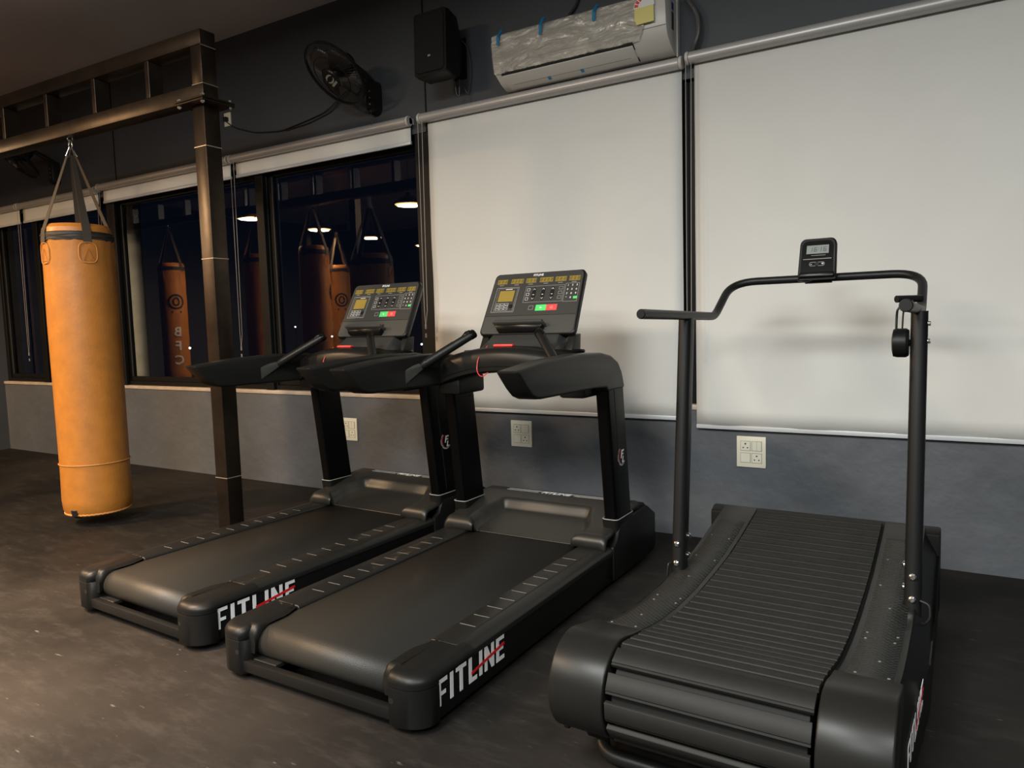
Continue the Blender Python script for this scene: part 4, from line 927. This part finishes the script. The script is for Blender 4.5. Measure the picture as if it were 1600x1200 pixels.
    for s in (-1, 1): mk('wheel', xf(lathe([(.03, -.018), (.036, -.016), (.036, .016), (.03, .018)], 20), frame3((.36*s, 1.72, .037), (0, 1, 0), (0, 0, 1), (1, 0, 0))), 'rubber', t)
    # handlebar: one bent tube
    zb = 1.312
    hb = smooth_path([(-.397, .66, zb+.003), (-.397, 1.52, zb-.012), (-.392, 1.78, 1.455), (.392, 1.78, 1.455), (.397, 1.52, zb-.012), (.397, .66, zb+.003)], [.05, .12, .12, .05], 8)
    bar = mk('handlebar', tube(hb, .0175, 18), 'tube_matte', t, ang=50)
    for s in (-1, 1): mk('tube_mouth', tube([(.397*s, .655, zb+.003), (.397*s, .662, zb+.003)], .0135, 16), 'rubber', bar)
    mk('end_plug', tube([(.397, .650, zb+.003), (.397, .66, zb+.003)], [.016, .019], 16), 'tube_matte', bar)
    mk('brake_lever', tube([(.318, 1.44, 1.345), (.397, 1.51, 1.345)], .0135, 14), 'tube_matte', t)
    mk('tension_knob', xf(lathe([(.03, -.026), (.047, -.022), (.050, -.01), (.050, .018), (.044, .026)], 28), frame3((.352, 1.16, 1.19), (0, 1, 0), (0, 0, 1), (1, 0, 0))), 'plastic', t)
    mk('knob_bracket', join(tube(smooth_path([(.338, 1.16, 1.23), (.338, 1.18, 1.30), (.345, 1.44, 1.338)], .03), .004, 8), tube([(.37, 1.16, 1.19), (.39, 1.16, 1.19)], .012, 10), tube(smooth_path([(.356, 1.16, 1.22), (.358, 1.18, 1.305), (.372, 1.46, 1.338)], .03), .003, 8)), 'tube_matte', t)
    # display
    T = Vector((.0, 1.775, 1.628)); dn = Vector((0, -.055, -.175)); Lc = dn.length; dn.normalize(); N_ = Vector((0, dn.z, -dn.y)).normalized()
    if N_.y > 0: N_ = -N_
    xm = -.012
    def cp(u, v, h=0): p = T+dn*(Lc*v)+N_*h; hw_ = .074+.004*v; return (xm-hw_+2*hw_*u, p.y, p.z)
    def ol(i, h):
        P = []
        for cu, cv, a, ru, rv in ((1-i-.16, i+.15, -PI/2, .16, .15), (1-i-.08, 1-i-.08, 0, .08, .08), (i+.08, 1-i-.08, PI/2, .08, .08), (i+.16, i+.15, PI, .16, .15)):
            for k in range(6): q = a+PI/2*k/5; P.append(cp(cu+ru*math.cos(q), cv+rv*math.sin(q), h))
        return P
    ds = mk('display', loft([ol(.06, -.030), ol(0, -.024), ol(0, -.002), ol(.03, .004)]), 'plastic', t, ang=40)
    mk('display_face', loft([ol(.07, .0035), ol(.075, .0055)]), 'gloss_black', ds, ang=30)
    def plate(u0, v0, u1, v1, h0, h1, m, name):
        a = [cp(u0, v0, h0), cp(u1, v0, h0), cp(u1, v1, h0), cp(u0, v1, h0), cp(u0, v0, h1), cp(u1, v0, h1), cp(u1, v1, h1), cp(u0, v1, h1)]
        return mk(name, (a, [(0,3,2,1),(4,5,6,7),(0,1,5,4),(1,2,6,5),(2,3,7,6),(3,0,4,7)]), m, ds, smooth=False)
    lc = plate(.20, .19, .80, .40, .0055, .0062, 'lcd', 'lcd_screen')
    wd = .076; G = [digit(c, -wd/2+x*wd, -.0100, .0115, .020, .0026, 0, .0004, .10) for c, x in (('1', .02), ('6', .26), ('1', .50), ('6', .76))]
    G += [box(.0005, .0025, .004, .006, 0, .0004), box(-.0005, .0015, -.005, -.003, 0, .0004)]
    mk('digits', xf(join(*G), frame3(cp(.52, .295, .0064), (1, 0, 0), tuple(-dn), tuple(N_))), 'lcd_digit', lc, smooth=False)
    plate(.12, .525, .88, .538, .0055, .006, 'grey_print', 'printed_line')
    plate(.33, .44, .72, .447, .0055, .006, 'grey_print', 'printed_caption')
    mk('button_outline', tube([cp(.50+x, .66+y, .0058) for x, y in [(-.15+.05*math.cos(a), .045*math.sin(a)) for a in [PI*.5+PI*k/6 for k in range(7)]]+[(.15+.05*math.cos(a), .045*math.sin(a)) for a in [-PI*.5+PI*k/6 for k in range(7)]]], .0012, 5, closed=True), 'grey_print', ds)
    for u, s in ((.35, '-'), (.65, '+')): mk('button_symbol', xf(textgeo(s, .018, .0003, 0, .0004), frame3(cp(u, .66, .006), (1, 0, 0), tuple(-dn), tuple(N_))), 'white_print', ds, smooth=False)
    mk('button', xf(lathe([(.011, 0), (.009, .002)], 16), frame3(cp(.5, .66, .0055), (1, 0, 0), tuple(-dn), tuple(N_))), 'plastic', ds)
    mk('chin', loft([[cp(.04, .86, .003), cp(.96, .86, .003), cp(.97, .99, .001), cp(.03, .99, .001)], [cp(.08, .87, .010), cp(.92, .87, .010), cp(.94, .97, .008), cp(.06, .97, .008)]]), 'gloss_black', ds, bevel=.002)
    mk('display_wire', tube(smooth_path([cp(.02, .93, -.01), cp(.02, 1.07, .005), cp(.25, 1.12, .01), cp(.42, 1.02, -.01)], .012), .0022, 6), 'cable', ds)
    mk('clamp', xf(lathe([(.023, -.055), (.023, .055)], 20), frame3((xm, 1.78, 1.455), (0, 1, 0), (0, 0, 1), (1, 0, 0))), 'plastic', ds)
    return t
curved_treadmill((-.520, 1.695, 0), math.radians(-.6))
